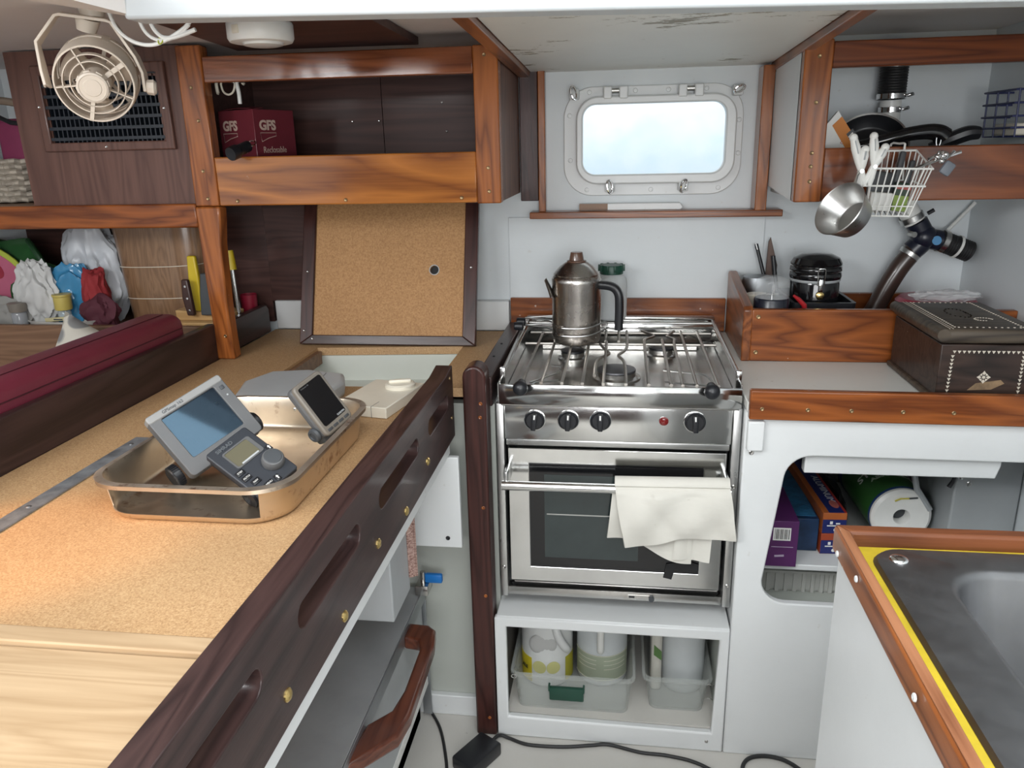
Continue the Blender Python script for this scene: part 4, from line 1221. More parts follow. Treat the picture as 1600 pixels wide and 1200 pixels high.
jx, jy = -0.022, 2.035
t = thing('water_jug', 'milky plastic jug with dark green cap standing behind the percolator', 'jug', (jx, jy, 0.891))
part('bottle', B().lathe([(0, 0), (0.038, 0), (0.041, 0.004), (0.041, 0.092), (0.038, 0.105), (0.030, 0.114), (0.027, 0.116), (0.027, 0.120), (0, 0.120)], (jx, jy, 0.891), (0, 0, 1), 32), JUG, t)
b = B().lathe([(0.030, 0.117), (0.0305, 0.137), (0.029, 0.1395), (0, 0.140)], (jx, jy, 0.891), (0, 0, 1), 32)
for k in range(10):
    a = 2 * PI * k / 10
    b.obox((jx + 0.031 * math.cos(a), jy + 0.031 * math.sin(a), 0.891 + 0.132), (0.007, 0.006, 0.017), Matrix.Rotation(a, 3, 'Z'), 0.001)
part('cap', b, GREEN_PL, t, label='ridged dark green cap')

# ================================================================== TOWEL OVER THE OVEN HANDLE
def towel_front(u, v):
    # u across, v from the bar down
    x = -0.003 + 0.231 * u
    z0 = 0.6565 + 0.004 * u
    drop = 0.108 + 0.026 * (1 - u) ** 1.3 + 0.006 * math.sin(u * 9)
    x += (0.018 * v) * (1 - 2 * abs(u - 0.5)) * 0.3 + v * (0.022 - 0.004 * u)
    y = 1.487 - 0.004 * math.sin(u * 5.0 + v * 2.0) - 0.008 * math.sin(v * 3.0) * (0.4 + u) - 0.004 * math.sin(u * 17 - v * 4) * v + 0.004 * math.sin(u * 11 + v * 6) - 0.005 * math.exp(-((u - 0.30 - 0.25 * v) / 0.08) ** 2)
    if v < 0.12:
        y = 1.503 - 0.0160 * math.cos((0.12 - v) / 0.12 * PI * 0.5) + 0.0
    return Vector((x, y, z0 - drop * v))
t = thing('kitchen_towel', 'stained white cloth folded over the oven door handle', 'towel', (0.12, 1.5, 0.48))
towel_m = paint('stained_white_cloth', (0.66, 0.64, 0.58), 0.95, grime=(0.30, 0.20, 0.09), amt=0.8, bmp=0.6, scale=11)
part('front_fold', B().sheet(towel_front, 34, 26, 0.0045), towel_m, t, angle=1.2)
def towel_top(u, v):
    a = PI * (0.45 + 0.62 * v)
    x = -0.003 + 0.231 * u
    return Vector((x, 1.503 - 0.0165 * math.cos(a - PI * 0.45), 0.6565 + 0.004 * u - 0.0 + 0.0145 * math.sin(a - PI * 0.45)))
part('bar_wrap', B().sheet(towel_top, 24, 10, 0.004), towel_m, t, angle=1.2)
def towel_back(u, v):
    x = -0.006 + 0.165 * u - 0.012 * v * (1 - u)
    z = 0.640 - (0.112 + 0.050 * u - 0.008 * math.sin(u * 6)) * v
    y = 1.514 - 0.006 * math.sin(u * 6 + v * 3) - 0.004 * v
    return Vector((x, y, z))
part('back_fold', B().sheet(towel_back, 26, 22, 0.004), towel_m, t, angle=1.2)
def towel_in(u, v):
    x = 0.125 + 0.075 * u - 0.004 * v
    z = 0.560 - (0.072 + 0.004 * u) * v
    return Vector((x, 1.505 - 0.004 * math.sin(u * 7 + 1) - 0.002 * v, z))
part('inner_fold', B().sheet(towel_in, 20, 12, 0.004), towel_m, t, angle=1.2)
def towel_rear(u, v):
    x = -0.003 + 0.215 * u
    return Vector((x, 1.5195 + 0.003 * math.sin(u * 6), 0.655 - 0.09 * v))
part('rear_fold', B().sheet(towel_rear, 20, 10, 0.003), towel_m, t, angle=1.2)


# ================================================================== FAN
FN = (RT * 0.28 + DN * 0.56 - FW * 0.78).normalized()
FX = Vector((0.916, 0.387, -0.106))
FX = (FX - FN * FX.dot(FN)).normalized()
FY = FN.cross(FX)
FF = Vector((-0.862, 1.268, 1.442))
fm = frame_mat(FX, FY, FN, FF)
t = thing('cabin_fan', 'aged beige round cabin fan hanging from the deckhead in a bracket', 'fan', mat4=fm)
R0 = 0.0610
b = B().lathe([(R0, 0.0), (R0 + 0.003, -0.030), (R0 + 0.003, -0.046), (R0 + 0.0005, -0.046), (R0 - 0.002, 0.0), (R0, 0.0)], (0, 0, 0), (0, 0, 1), 56)
part('housing', b, BEIGE, t)
b = B()
for r in (R0 - 0.001, 0.0475, 0.0365):
    b.lathe([(r, 0.001), (r, -0.012), (r - 0.0016, -0.012), (r - 0.0016, 0.001), (r, 0.001)], (0, 0, 0), (0, 0, 1), 56)
for k, (a, w) in enumerate(((118, 0.0022), (38, 0.007), (-18, 0.0022), (-100, 0.006), (190, 0.0022))):
    a = math.radians(a)
    c = Vector((math.cos(a), math.sin(a), 0)) * 0.041
    b.obox((c.x, c.y, -0.004), (0.040, w, 0.010), Matrix.Rotation(a, 3, 'Z'))
part('front_guard', b, BEIGE, t)
b = B().lathe([(0.0245, -0.020), (0.0245, 0.016), (0.0235, 0.022), (0.0205, 0.0235), (0.0195, 0.0225), (0.0140, 0.0225), (0.0130, 0.0235), (0, 0.0235)], (0, 0, 0), (0, 0, 1), 40)
hub = part('hub', b, BEIGE, t)
b = B()
for k in range(8):
    a = 2 * PI * k / 8 + 0.3
    b.obox((0.0240 * math.cos(a), 0.0240 * math.sin(a), 0.013), (0.0030, 0.010, 0.009), Matrix.Rotation(a, 3, 'Z'), 0.0006)
part('hub_cap', b, BEIGE, hub)
b = B()
for r, z in ((R0 + 0.002, -0.068), (R0 + 0.003, -0.056), (R0 - 0.012, -0.074)):
    b.lathe([(r, z), (r, z - 0.006), (r - 0.003, z - 0.006), (r - 0.003, z), (r, z)], (0, 0, 0), (0, 0, 1), 56)
for k in range(6):
    a = 2 * PI * k / 6 + 0.25
    b.obox(((R0 + 0.0015) * math.cos(a), (R0 + 0.0015) * math.sin(a), -0.056), (0.003, 0.012, 0.040), Matrix.Rotation(a, 3, 'Z'))
    b.obox((0.034 * math.cos(a), 0.034 * math.sin(a), -0.075), (0.055, 0.006, 0.004), Matrix.Rotation(a, 3, 'Z'))
part('rear_guard', b, BEIGE, t)
part('motor', B().lathe([(0, -0.092), (0.020, -0.090), (0.024, -0.085), (0.024, -0.050), (0.018, -0.022), (0, -0.022)], (0, 0, 0), (0, 0, 1), 28), BEIGE, t)
for k in range(3):
    a0 = 2 * PI * k / 3 + 0.5
    def blade(u, v, a0=a0):
        r = 0.018 + 0.036 * u
        a = a0 + (v - 0.5) * 1.15 * (1 - 0.15 * u)
        return Vector((r * math.cos(a), r * math.sin(a), -0.034 + 0.020 * (v - 0.5)))
    part('blade', B().sheet(blade, 6, 8, 0.0015), plain('tan_fan_blade', (0.46, 0.37, 0.29), 0.4) if k == 0 else bpy.data.materials['tan_fan_blade'], t)
INVF = fm.inverted()
def fl(p):
    return INVF @ Vector(p)
bp = [(-0.936, 1.255, 1.440), (-0.940, 1.257, 1.462), (-0.946, 1.262, 1.507), (-0.918, 1.278, 1.548), (-0.910, 1.280, 1.552), (-0.848, 1.308, 1.544), (-0.840, 1.311, 1.540), (-0.815, 1.325, 1.487), (-0.808, 1.328, 1.462), (-0.808, 1.328, 1.432)]
bp = [fl(p) for p in bp]
wdir = fl(FF + Vector((0.30, -0.93, -0.20)).normalized()) - Vector((0, 0, 0))
wdir.normalize()
b = B()
prev = None
for i, p in enumerate(bp):
    tt = (bp[min(i + 1, len(bp) - 1)] - bp[max(i - 1, 0)]).normalized()
    w = (wdir - tt * wdir.dot(tt)).normalized()
    n_ = tt.cross(w)
    ring = [b.bm.verts.new(p + w * 0.0125 * s1 + n_ * 0.0024 * s2) for s1, s2 in ((1, 1), (-1, 1), (-1, -1), (1, -1))]
    if prev:
        for k in range(4):
            b.bm.faces.new((prev[k], prev[(k + 1) % 4], ring[(k + 1) % 4], ring[k]))
    else:
        b.bm.faces.new(ring)
    prev = ring
b.bm.faces.new(prev[::-1])
part('bracket', b, BEIGE, t, 0.0008)
c0, c1 = fl((-0.892, 1.315, 1.530)), fl((-0.884, 1.312, 1.549))
part('bracket_boss', B().cyl(c0, c1, 0.0150, 0.0195, 28), BEIGE, t)
c0, c1 = fl((-0.878, 1.318, 1.550)), fl((-0.878, 1.318, 1.566))
part('mount_plate', B().cyl(c0, c1, 0.018, 0.022, 28), BEIGE, t)
p = fl((-0.806, 1.326, 1.440))
d_ = Vector((1, 0, 0))
b = B().lathe([(0.010, 0), (0.012, 0.002), (0.013, 0.012), (0.009, 0.016), (0, 0.0165)], p, d_, 9)
part('tilt_knob', b, BEIGE, t)
p = fl((-0.936, 1.255, 1.446))
part('tilt_knob', B().lathe([(0.008, 0), (0.008, 0.003), (0, 0.004)], p - d_ * 0.002, -d_, 20), BEIGE, t)

# cable loops under the deckhead
t = thing('cable_bundle', 'white cable loops tied under the deckhead between fan and dome light', 'cable', (-0.77, 1.3, 1.5))
for pts, r in (([(-0.845, 1.31, 1.562), (-0.828, 1.30, 1.530), (-0.805, 1.30, 1.510), (-0.775, 1.30, 1.502), (-0.745, 1.30, 1.508), (-0.70, 1.30, 1.532), (-0.69, 1.30, 1.562)], 0.0032),
               ([(-0.785, 1.30, 1.562), (-0.784, 1.30, 1.535), (-0.772, 1.30, 1.516), (-0.750, 1.30, 1.508), (-0.72, 1.30, 1.516), (-0.70, 1.30, 1.53)], 0.0030),
               ([(-0.768, 1.31, 1.562), (-0.766, 1.30, 1.535), (-0.752, 1.30, 1.515), (-0.73, 1.30, 1.512), (-0.69, 1.30, 1.522)], 0.0036)):
    part('cable', B().tube(pts, r, 8, False, 5), WHITE_PL, t)
part('cable_tie', B().tube([(-0.752 + 0.004 * math.cos(a * PI / 5), 1.298 + 0.004 * math.sin(a * PI / 5), 1.508 + 0.006 * math.sin(a * PI / 5)) for a in range(10)], 0.0012, 6, True), plain('yellow_green_tie', (0.45, 0.50, 0.06), 0.5), t, label='yellow green tie')

# dome light
dx, dy = -0.640, 1.435
t = thing('dome_light', 'round white dome light with square switch on dark deckhead panel', 'light', (dx, dy, 1.512))
part('body', B().lathe([(0, 0.036), (0.056, 0.036), (0.0575, 0.033), (0.0575, 0.010), (0.054, 0.004), (0.050, 0.003), (0, 0.003)], (dx, dy, 1.512), (0, 0, 1), 48), WHITE_PL, t)
part('lens', B().lathe([(0.036, 0.003), (0.034, -0.001), (0.026, -0.003), (0, -0.0035)], (dx + 0.003, dy, 1.512), (0, 0, 1), 40), plain('dome_lens_plastic', (0.72, 0.72, 0.70), 0.25), t)
sd = Vector((-0.18, -0.98, 0)).normalized()
sc = Vector((dx, dy, 1.5325)) + Vector((-0.36, -0.93, 0)).normalized() * 0.0575
part('switch', B().obox(sc, (0.014, 0.005, 0.014), Matrix.Rotation(math.atan2(-0.36, 0.93), 3, 'Z'), 0.001), CREAM, t, label='small square cream switch')

# ================================================================== IN AND ON THE LEFT CUPBOARD
gm4 = frame_mat((0.917, -0.399, 0), (0.399, 0.917, 0), (0, 0, 1), (-0.848, 1.812, 1.2255))
t = thing('storage_bag_box', 'maroon box of reclosable storage bags inside the left cupboard', 'box', mat4=gm4)
CARD = plain('maroon_card', (0.17, 0.028, 0.040), 0.28, coat=0.3)
GOLD = plain('pale_tan_print', (0.60, 0.45, 0.38), 0.5)
part('carton', B().box(-0.120, 0, 0, 0.125, 0, 0.199), CARD, t, 0.001)
part('open_flap', B().sheet(lambda u, v: Vector((-0.118 + 0.116 * u, 0.004 + 0.03 * v, 0.1995 + 0.004 * math.sin(PI * u) + 0.004 * v)), 8, 4, 0.001), CARD, t)
fl_m = frame_mat((1, 0, 0), (0, 0, 1), (0, -1, 0))
fr_m = frame_mat((0, 1, 0), (0, 0, 1), (1, 0, 0))
text_part('logo_lettering', 'GFS', 0.030, GOLD, t, Matrix.Translation((-0.082, -0.0006, 0.163)) @ fl_m, 0.0003, 0.0012)
text_part('logo_lettering', 'GFS', 0.030, GOLD, t, Matrix.Translation((0.0006, 0.040, 0.163)) @ fr_m, 0.0003, 0.0012)
part('logo_swoosh', B().tube([(-0.108, -0.0006, 0.147), (-0.060, -0.0006, 0.147), (-0.060, -0.0006, 0.140), (-0.085, -0.0006, 0.135), (-0.106, -0.0006, 0.127)], 0.0008, 6, True), GOLD, t)
part('logo_swoosh', B().tube([(0.0006, 0.016, 0.147), (0.0006, 0.064, 0.147), (0.0006, 0.064, 0.140), (0.0006, 0.040, 0.135), (0.0006, 0.019, 0.127)], 0.0008, 6, True), GOLD, t)
text_part('lettering', 'Reclosable', 0.0205, GOLD, t, Matrix.Translation((-0.102, -0.0006, 0.108)) @ fl_m, 0.0003, align='LEFT', sx=0.82)
text_part('lettering', 'Storage Bags', 0.0205, GOLD, t, Matrix.Translation((-0.102, -0.0006, 0.086)) @ fl_m, 0.0003, align='LEFT', sx=0.82)
text_part('lettering', 'Reclosable', 0.0205, GOLD, t, Matrix.Translation((0.0006, 0.020, 0.108)) @ fr_m, 0.0003, align='LEFT', sx=0.82)
text_part('lettering', 'Storage Bags', 0.0205, GOLD, t, Matrix.Translation((0.0006, 0.020, 0.086)) @ fr_m, 0.0003, align='LEFT', sx=0.82)
part('tape_patch', B().box(-0.085, -0.045, -0.0012, 0.0, 0.01, 0.093), GREY_LT, t, label='pale patch of tape')

t = thing('clip_torch', 'small black torch with wire ring lying on the golden cupboard rail', 'torch', (-0.85, 1.74, 1.321))
p0, p1 = Vector((-0.862, 1.708, 1.326)), Vector((-0.843, 1.765, 1.344))
dv = (p1 - p0).normalized()
part('barrel', B().lathe([(0, 0.002), (0.0145, 0), (0.0155, 0.003), (0.0155, 0.020), (0.0125, 0.024), (0.0125, 0.058), (0, 0.06)], p0, dv, 28), BLACK, t)
b = B()
b.tube([p1 + Vector((0.004 + 0.012 * math.cos(a * PI / 8), 0.010 * math.sin(a * PI / 8), 0.004 + 0.006 * math.sin(a * PI / 8))) for a in range(16)], 0.0014, 6, True)
part('wire_ring', b, CHROME, t)

t = thing('cable_ends', 'tangle of pale wires hanging inside the top left of left cupboard', 'cable', (-0.9, 1.82, 1.44))
for pts, r, mt in (([(-0.935, 1.82, 1.535), (-0.932, 1.82, 1.47), (-0.930, 1.82, 1.462)], 0.004, CREAM), ([(-0.922, 1.82, 1.49), (-0.918, 1.82, 1.466), (-0.905, 1.82, 1.458), (-0.892, 1.82, 1.466), (-0.886, 1.82, 1.49), (-0.884, 1.82, 1.535)], 0.0024, CREAM),
                   ([(-0.888, 1.82, 1.535), (-0.884, 1.82, 1.49), (-0.880, 1.82, 1.462), (-0.880, 1.82, 1.437)], 0.0046, WHITE_PL), ([(-0.878, 1.82, 1.535), (-0.870, 1.82, 1.488), (-0.864, 1.82, 1.480)], 0.004, CREAM)):
    part('wire', B().tube(pts, r, 8, False, 4), mt, t)

# ================================================================== IN AND ON THE RIGHT CUPBOARD
t = thing('frying_pan', 'black frying pan with looped handle lying in the right cupboard', 'pan', (0.55, 1.86, 1.217))
ax = Vector((-0.25, -0.80, 0.54)).normalized()
pcn = Vector((0.540, 1.895, 1.312))
part('pan_body', B().lathe([(0, -0.030), (0.060, -0.030), (0.066, -0.027), (0.080, 0.0), (0.0815, 0.001), (0.080, 0.002), (0.064, -0.024), (0.058, -0.027), (0, -0.027)], pcn, ax, 48), BLACK, t)
part('steel_band', B().lathe([(0.0812, -0.006), (0.0828, 0.0), (0.0815, 0.0035), (0.078, 0.002), (0.0795, 0.0)], pcn, ax, 48), STEEL_BR, t, label='bright steel rim band')
hpts = spline([Vector(p) for p in ((0.488, 1.815, 1.310), (0.53, 1.806, 1.320), (0.585, 1.80, 1.334), (0.625, 1.80, 1.339), (0.648, 1.802, 1.336), (0.660, 1.805, 1.328))], 6)
rr = [0.0125 + 0.009 * (i / len(hpts)) ** 2 - (0.010 if i == len(hpts) - 1 else 0) for i in range(len(hpts))]
part('handle', B().tube(hpts, rr, 12), BLACK_GL, t)
part('hanging_ring', B().tube([(0.646 + 0.0045 * math.cos(a * PI / 8), 1.79, 1.322 + 0.013 * math.sin(a * PI / 8)) for a in range(16)], 0.0014, 6, True), CHROME, t)
t = thing('saucepan', 'black pan with just its dark handle showing behind cupboard rail', 'pan', (0.68, 1.90, 1.217))
part('pan_body', B().lathe([(0, 0), (0.05, 0), (0.055, 0.004), (0.058, 0.085), (0.055, 0.085), (0.052, 0.006), (0, 0.005)], (0.665, 1.95, 1.217), (0, 0, 1), 36), BLACK, t)
hp2 = spline([Vector(p) for p in ((0.665, 1.885, 1.304), (0.70, 1.87, 1.322), (0.73, 1.862, 1.334), (0.752, 1.86, 1.334))], 6)
part('handle', B().tube(hp2, [0.012 + 0.004 * math.sin(PI * k / len(hp2)) for k in range(len(hp2))], 10), BLACK, t)

t = thing('paper_packet', 'white paper packet with orange label standing at left in right cupboard', 'packet', (0.47, 1.83, 1.217))
part('packet', B().prism([(0.422, 1.217), (0.514, 1.217), (0.512, 1.300), (0.452, 1.386), (0.425, 1.352)], 'xz', 1.826, 1.836), WHITE_PL, t, 0.001)
part('orange_label', B().prism([(0.4420, 1.356), (0.4600, 1.374), (0.5110, 1.302), (0.498, 1.280), (0.492, 1.280)], 'xz', 1.8252, 1.8262), plain('orange_print', (0.62, 0.20, 0.015), 0.5), t, label='orange label')
part('black_label', B().prism([(0.472, 1.338), (0.484, 1.349), (0.508, 1.315), (0.496, 1.304)], 'xz', 1.8246, 1.8254), BLACK, t, label='black square on the label')
b = B()
for k in range(3):
    cx_, cz_ = 0.479 + 0.0075 * k, 1.338 - 0.0095 * k
    b.obox((cx_ + 0.002, 1.8244, cz_ - 0.002), (0.0028, 0.0006, 0.012), Matrix.Rotation(0.7, 3, 'Y'))
part('label_print', b, WHITE_PL, t)
text_part('lettering', 'D', 0.012, plain('rust_print', (0.45, 0.10, 0.04), 0.5), t, Matrix.Translation((0.466, 1.8256, 1.321)) @ frame_mat((0.82, 0, -0.57), (0.57, 0, 0.82), (0, -1, 0)), 0.0003)

t = thing('vent_pipe', 'white vent pipe with black ribbed hose and clamps in right cupboard', 'pipe', (0.625, 2.06, 1.217))
part('pipe', B().cyl((0.628, 2.065, 1.217), (0.628, 2.065, 1.412), 0.0235, n=28), WHITE_PL, t)
prof = []
for k in range(19):
    z = k * 0.006
    prof += [(0.0300, z), (0.0315, z + 0.002), (0.0300, z + 0.004)]
part('ribbed_hose', B().lathe(prof, (0.628, 2.065, 1.422), (0, 0, 1), 28), RUBBER, t, label='black ribbed hose')
for z, r in ((1.415, 0.0318), (1.385, 0.0250)):
    cl = part('hose_clamp', B().lathe([(r, 0), (r + 0.0015, 0.001), (r + 0.0015, 0.012), (r, 0.013)], (0.628, 2.065, z), (0, 0, 1), 32), CHROME, t)
    part('clamp_screw', B().cyl((0.628 + r, 2.05, z + 0.007), (0.628 + r + 0.008, 2.04, z + 0.010), 0.004, n=12), STEEL, cl)

t = thing('wire_rack', 'blue coated wire rack fixed on right bulkhead above cupboard rail', 'rack', (0.84, 1.85, 1.33))
b = B()
for z in (1.418, 1.392, 1.366, 1.343):
    b.tube([(0.86, 1.83, z), (0.800, 1.83, z), (0.800, 1.98, z), (0.86, 1.98, z)], 0.0022, 8)
for y in (1.83, 1.88, 1.93, 1.98):
    b.tube([(0.806, y, 1.421), (0.808, y, 1.325), (0.86, y, 1.325)], 0.0022, 8)
part('rack_wires', b, plain('navy_wire_coating', (0.015, 0.022, 0.10), 0.4), t)
t = thing('cream_packet', 'small cream packet standing in the blue wire rack', 'packet', (0.83, 1.9, 1.3275))
part('packet', B().box(0.812, 0.855, 1.845, 1.95, 1.3275, 1.352), CREAM, t, 0.004)

# wire basket hooked over the rail
t = thing('wire_basket', 'white coated wire basket hooked on the right cupboard rail', 'basket', (0.54, 1.70, 1.178))
A_, B_, C_, D_ = Vector((0.505, 1.738, 1.303)), Vector((0.588, 1.738, 1.303)), Vector((0.484, 1.662, 1.272)), Vector((0.597, 1.662, 1.269))
E_, F_, G_, H_ = Vector((0.477, 1.666, 1.239)), Vector((0.588, 1.666, 1.236)), Vector((0.484, 1.676, 1.180)), Vector((0.568, 1.676, 1.178))
G2, H2 = Vector((0.503, 1.738, 1.184)), Vector((0.575, 1.738, 1.184))
E2, F2 = Vector((0.504, 1.738, 1.245)), Vector((0.583, 1.738, 1.245))
b = B()
b.tube([A_, B_, D_, C_], 0.0021, 8, True)
b.tube([E2, F2, F_, E_], 0.0019, 8, True)
b.tube([G2, H2, H_, G_], 0.0017, 8, True)
for z_ in (0.33, 0.66):
    p_, q_ = G_.lerp(E_, z_), H_.lerp(F_, z_)
    if z_ > 0.5:
        continue
    b.tube([p_, q_], 0.0012, 6)
for k in range(9):
    u = k / 8
    b.tube([C_.lerp(D_, u * 0.95 + 0.03), G_.lerp(H_, u)], 0.0014, 6)
    b.tube([A_.lerp(B_, u), G2.lerp(H2, u), G_.lerp(H_, u)], 0.0012, 6)
for k in range(1, 5):
    u = k / 5
    b.tube([B_.lerp(D_, u), H2.lerp(H_, u)], 0.0013, 6)
    b.tube([A_.lerp(C_, u), G2.lerp(G_, u)], 0.0013, 6)
part('basket_wires', b, WHITE_PL, t)
part('hook', B().tube([(0.568, 1.736, 1.245), (0.566, 1.742, 1.305), (0.566, 1.744, 1.3165), (0.561, 1.760, 1.3165), (0.552, 1.782, 1.316), (0.552, 1.784, 1.29)], 0.0022, 8, False, 3), WHITE_PL, t)
t = thing('white_carton', 'small white carton in the left half of the wire basket', 'box', (0.51, 1.70, 1.187))
part('carton', B().obox((0.516, 1.704, 1.206), (0.042, 0.03, 0.036), Matrix.Rotation(0.08, 3, 'Y')), WHITE_PL, t, 0.002)
t = thing('green_packet', 'green and black packet in the right half of the wire basket', 'packet', (0.55, 1.70, 1.187))
part('packet', B().obox((0.556, 1.704, 1.214), (0.027, 0.02, 0.056), Matrix.Rotation(0.12, 3, 'Y')), plain('dark_green_print', (0.025, 0.05, 0.03), 0.4), t, 0.002)
part('green_band', B().obox((0.5535, 1.6935, 1.202), (0.0272, 0.0016, 0.030), Matrix.Rotation(0.12, 3, 'Y')), plain('lime_print', (0.23, 0.33, 0.06), 0.4), t, label='lime green band')
part('red_band', B().obox((0.558, 1.6932, 1.233), (0.0262, 0.0016, 0.008), Matrix.Rotation(0.12, 3, 'Y')), plain('coral_print', (0.50, 0.12, 0.10), 0.4), t, label='coral band')
t = thing('black_gadget', 'dark tools bundled in the wire basket behind the cartons', 'tool', (0.53, 1.72, 1.187))
part('tool_bundle', B().obox((0.520, 1.722, 1.225), (0.05, 0.012, 0.078), Matrix.Rotation(0.14, 3, 'Y'), 0.005).obox((0.552, 1.726, 1.245), (0.012, 0.012, 0.115), Matrix.Rotation(0.14, 3, 'Y'), 0.004).obox((0.570, 1.722, 1.235), (0.010, 0.012, 0.10), Matrix.Rotation(0.18, 3, 'Y'), 0.004), CHAR, t)

def clip(label, piv, up1, up2, tips):
    t = thing('spring_clip', label, 'clip', piv, 'white handled clips on the wire basket')
    for up in (up1, up2):
        a, c = Vector(piv), Vector(up)
        dd = (c - a)
        pts = [a + dd * 0.0, a + dd * 0.3, a + dd * 0.7, c]
        h = part('handle', B().tube(pts, [0.0055, 0.0078, 0.0092, 0.0066], 12).sphere(c, 0.0080, n=12), WHITE_PL, t)
        mid = a + dd * 0.72 + Vector((0, -0.0085, 0))
        q = dd.to_track_quat('Z', 'Y').to_matrix()
        part('handle_slot', B().obox(mid, (0.0040, 0.0022, dd.length * 0.40), q, 0.001), GREY_LT, h)
    for tp in tips:
        a, c = Vector(piv), Vector(tp)
        part('jaw', B().tube([a, a.lerp(c, 0.6), c], [0.0070, 0.0062, 0.0040], 10), WHITE_PL, t)
    part('spring_pin', B().cyl(Vector(piv) + Vector((0, -0.009, 0)), Vector(piv) + Vector((0, 0.008, 0)), 0.0042, n=14), STEEL, t)
clip('white handled spring clip at the left corner of the wire basket', (0.461, 1.652, 1.268), (0.441, 1.650, 1.330), (0.464, 1.648, 1.308), ((0.463, 1.655, 1.236), (0.472, 1.654, 1.239)))
clip('white handled spring clip with splayed handles, right of the other clip', (0.484, 1.650, 1.276), (0.478, 1.650, 1.332), (0.500, 1.647, 1.311), ((0.470, 1.652, 1.243), (0.480, 1.652, 1.240)))

axc = (RT * -0.82 + DN * -0.36 + FW * -0.44).normalized()
mc = Vector((0.4175, 1.612, 1.200))
t = thing('measuring_cup', 'steel measuring cup hanging by its handle from the wire basket', 'cup', mc)
part('cup', B().lathe([(0, -0.046), (0.036, -0.046), (0.041, -0.042), (0.0535, -0.001), (0.0555, 0.0), (0.0545, 0.0016), (0.0525, 0.0), (0.040, -0.040), (0.035, -0.0445), (0, -0.0445)], mc, axc, 48), STEEL_BR, t)
p0 = mc + Vector((0.028, 0.02, 0.040))
part('handle', B().tube([p0, p0 + Vector((0.006, 0.006, 0.02)), Vector((0.468, 1.668, 1.277)), Vector((0.474, 1.672, 1.283))], 0.003, 8), STEEL_BR, t)

t = thing('can_opener', 'steel can opener with grey clip on the right edge of wire basket', 'opener', (0.60, 1.66, 1.26))
b = B()
b.tube([(0.560, 1.668, 1.268), (0.605, 1.655, 1.288), (0.640, 1.652, 1.300)], 0.003, 8)
b.tube([(0.585, 1.66, 1.286), (0.608, 1.655, 1.300), (0.622, 1.653, 1.292)], 0.0034, 8)
b.tube([(0.60, 1.655, 1.302), (0.612, 1.652, 1.285), (0.628, 1.652, 1.302)], 0.0028, 8)
for c in ((0.598, 1.652, 1.292), (0.612, 1.650, 1.296), (0.606, 1.65, 1.284)):
    b.sphere(c, 0.0055, n=10)
part('opener', b, CHROME, t)
part('grey_clip', B().obox((0.618, 1.650, 1.270), (0.021, 0.010, 0.026), Matrix.Rotation(0.55, 3, 'Y'), 0.004), plain('slate_plastic', (0.16, 0.18, 0.21), 0.5), t, label='slate grey clip')

# ================================================================== IN THE TEAK BIN
jx, jy = 0.352, 1.865
t = thing('coffee_grinder', 'small grinder with clear dome over dark base in teak bin', 'grinder', (jx, jy, 0.841))
part('base', B().lathe([(0, 0), (0.038, 0), (0.040, 0.003), (0.040, 0.135), (0.038, 0.138), (0, 0.138)], (jx, jy, 0.841), (0, 0, 1), 36), plain('navy_black_plastic', (0.012, 0.014, 0.024), 0.25), t)
part('dome', B().lathe([(0.0385, 0.139), (0.0385, 0.172), (0.036, 0.180), (0.028, 0.183), (0.018, 0.188), (0, 0.1885)], (jx, jy, 0.841), (0, 0, 1), 36), CLEAR, t, label='clear plastic dome')
part('blade', B().box(jx - 0.014, jx + 0.014, jy - 0.002, jy + 0.002, 0.985, 0.988).cyl((jx, jy, 0.979), (jx, jy, 0.988), 0.004), STEEL, t)
jx, jy = 0.466, 1.955
t = thing('dish_rack_tray', 'black slotted plastic tray under the black canister in teak bin', 'tray', (0.47, 1.94, 0.841))
b = B()
o0 = rrect(0.400, 0.545, 1.872, 2.075, 0.01)
i0 = rrect(0.408, 0.537, 1.880, 2.067, 0.008)
lo_ = [b.bm.verts.new((0.47 + (x - 0.47) * 0.9, 1.97 + (y - 1.97) * 0.9, 0.842)) for x, y in o0]
hi_ = [b.bm.verts.new((x, y, 0.964)) for x, y in o0]
hi2 = [b.bm.verts.new((x, y, 0.964)) for x, y in i0]
li_ = [b.bm.verts.new((x, y, 0.920)) for x, y in i0]
for r0, r1 in ((lo_, hi_), (hi_, hi2), (hi2, li_)):
    for k in range(len(r0)):
        b.bm.faces.new((r0[k], r0[(k + 1) % len(r0)], r1[(k + 1) % len(r0)], r1[k]))
b.bm.faces.new(li_)
b.bm.faces.new(lo_[::-1])
for k in range(9):
    y = 1.895 + k * 0.02
    b.box(0.412, 0.533, y - 0.003, y + 0.003, 0.9202, 0.9225)
part('tray', b, BLACK, t)
t = thing('canister', 'glossy black lidded canister with wire clasp and spoon in teak bin', 'canister', (jx, jy, 0.923))
part('jar', B().lathe([(0, -0.015), (0.052, -0.015), (0.056, -0.011), (0.0565, 0.060), (0.055, 0.066), (0, 0.066)], (jx, jy, 0.938), (0, 0, 1), 48), BLACK_GL, t)
part('seal', B().lathe([(0.0565, 0.066), (0.0580, 0.069), (0.0565, 0.072), (0, 0.072)], (jx, jy, 0.938), (0, 0, 1), 48), GREY_LT, t, label='grey rubber seal')
part('lid', B().lathe([(0, 0.0725), (0.058, 0.0725), (0.0595, 0.078), (0.0585, 0.086), (0.0575, 0.088), (0.0595, 0.092), (0.0585, 0.100), (0.0570, 0.102), (0.0590, 0.108), (0.052, 0.121), (0.035, 0.129), (0, 0.132)], (jx, jy, 0.938), (0, 0, 1), 48), BLACK_GL, t)
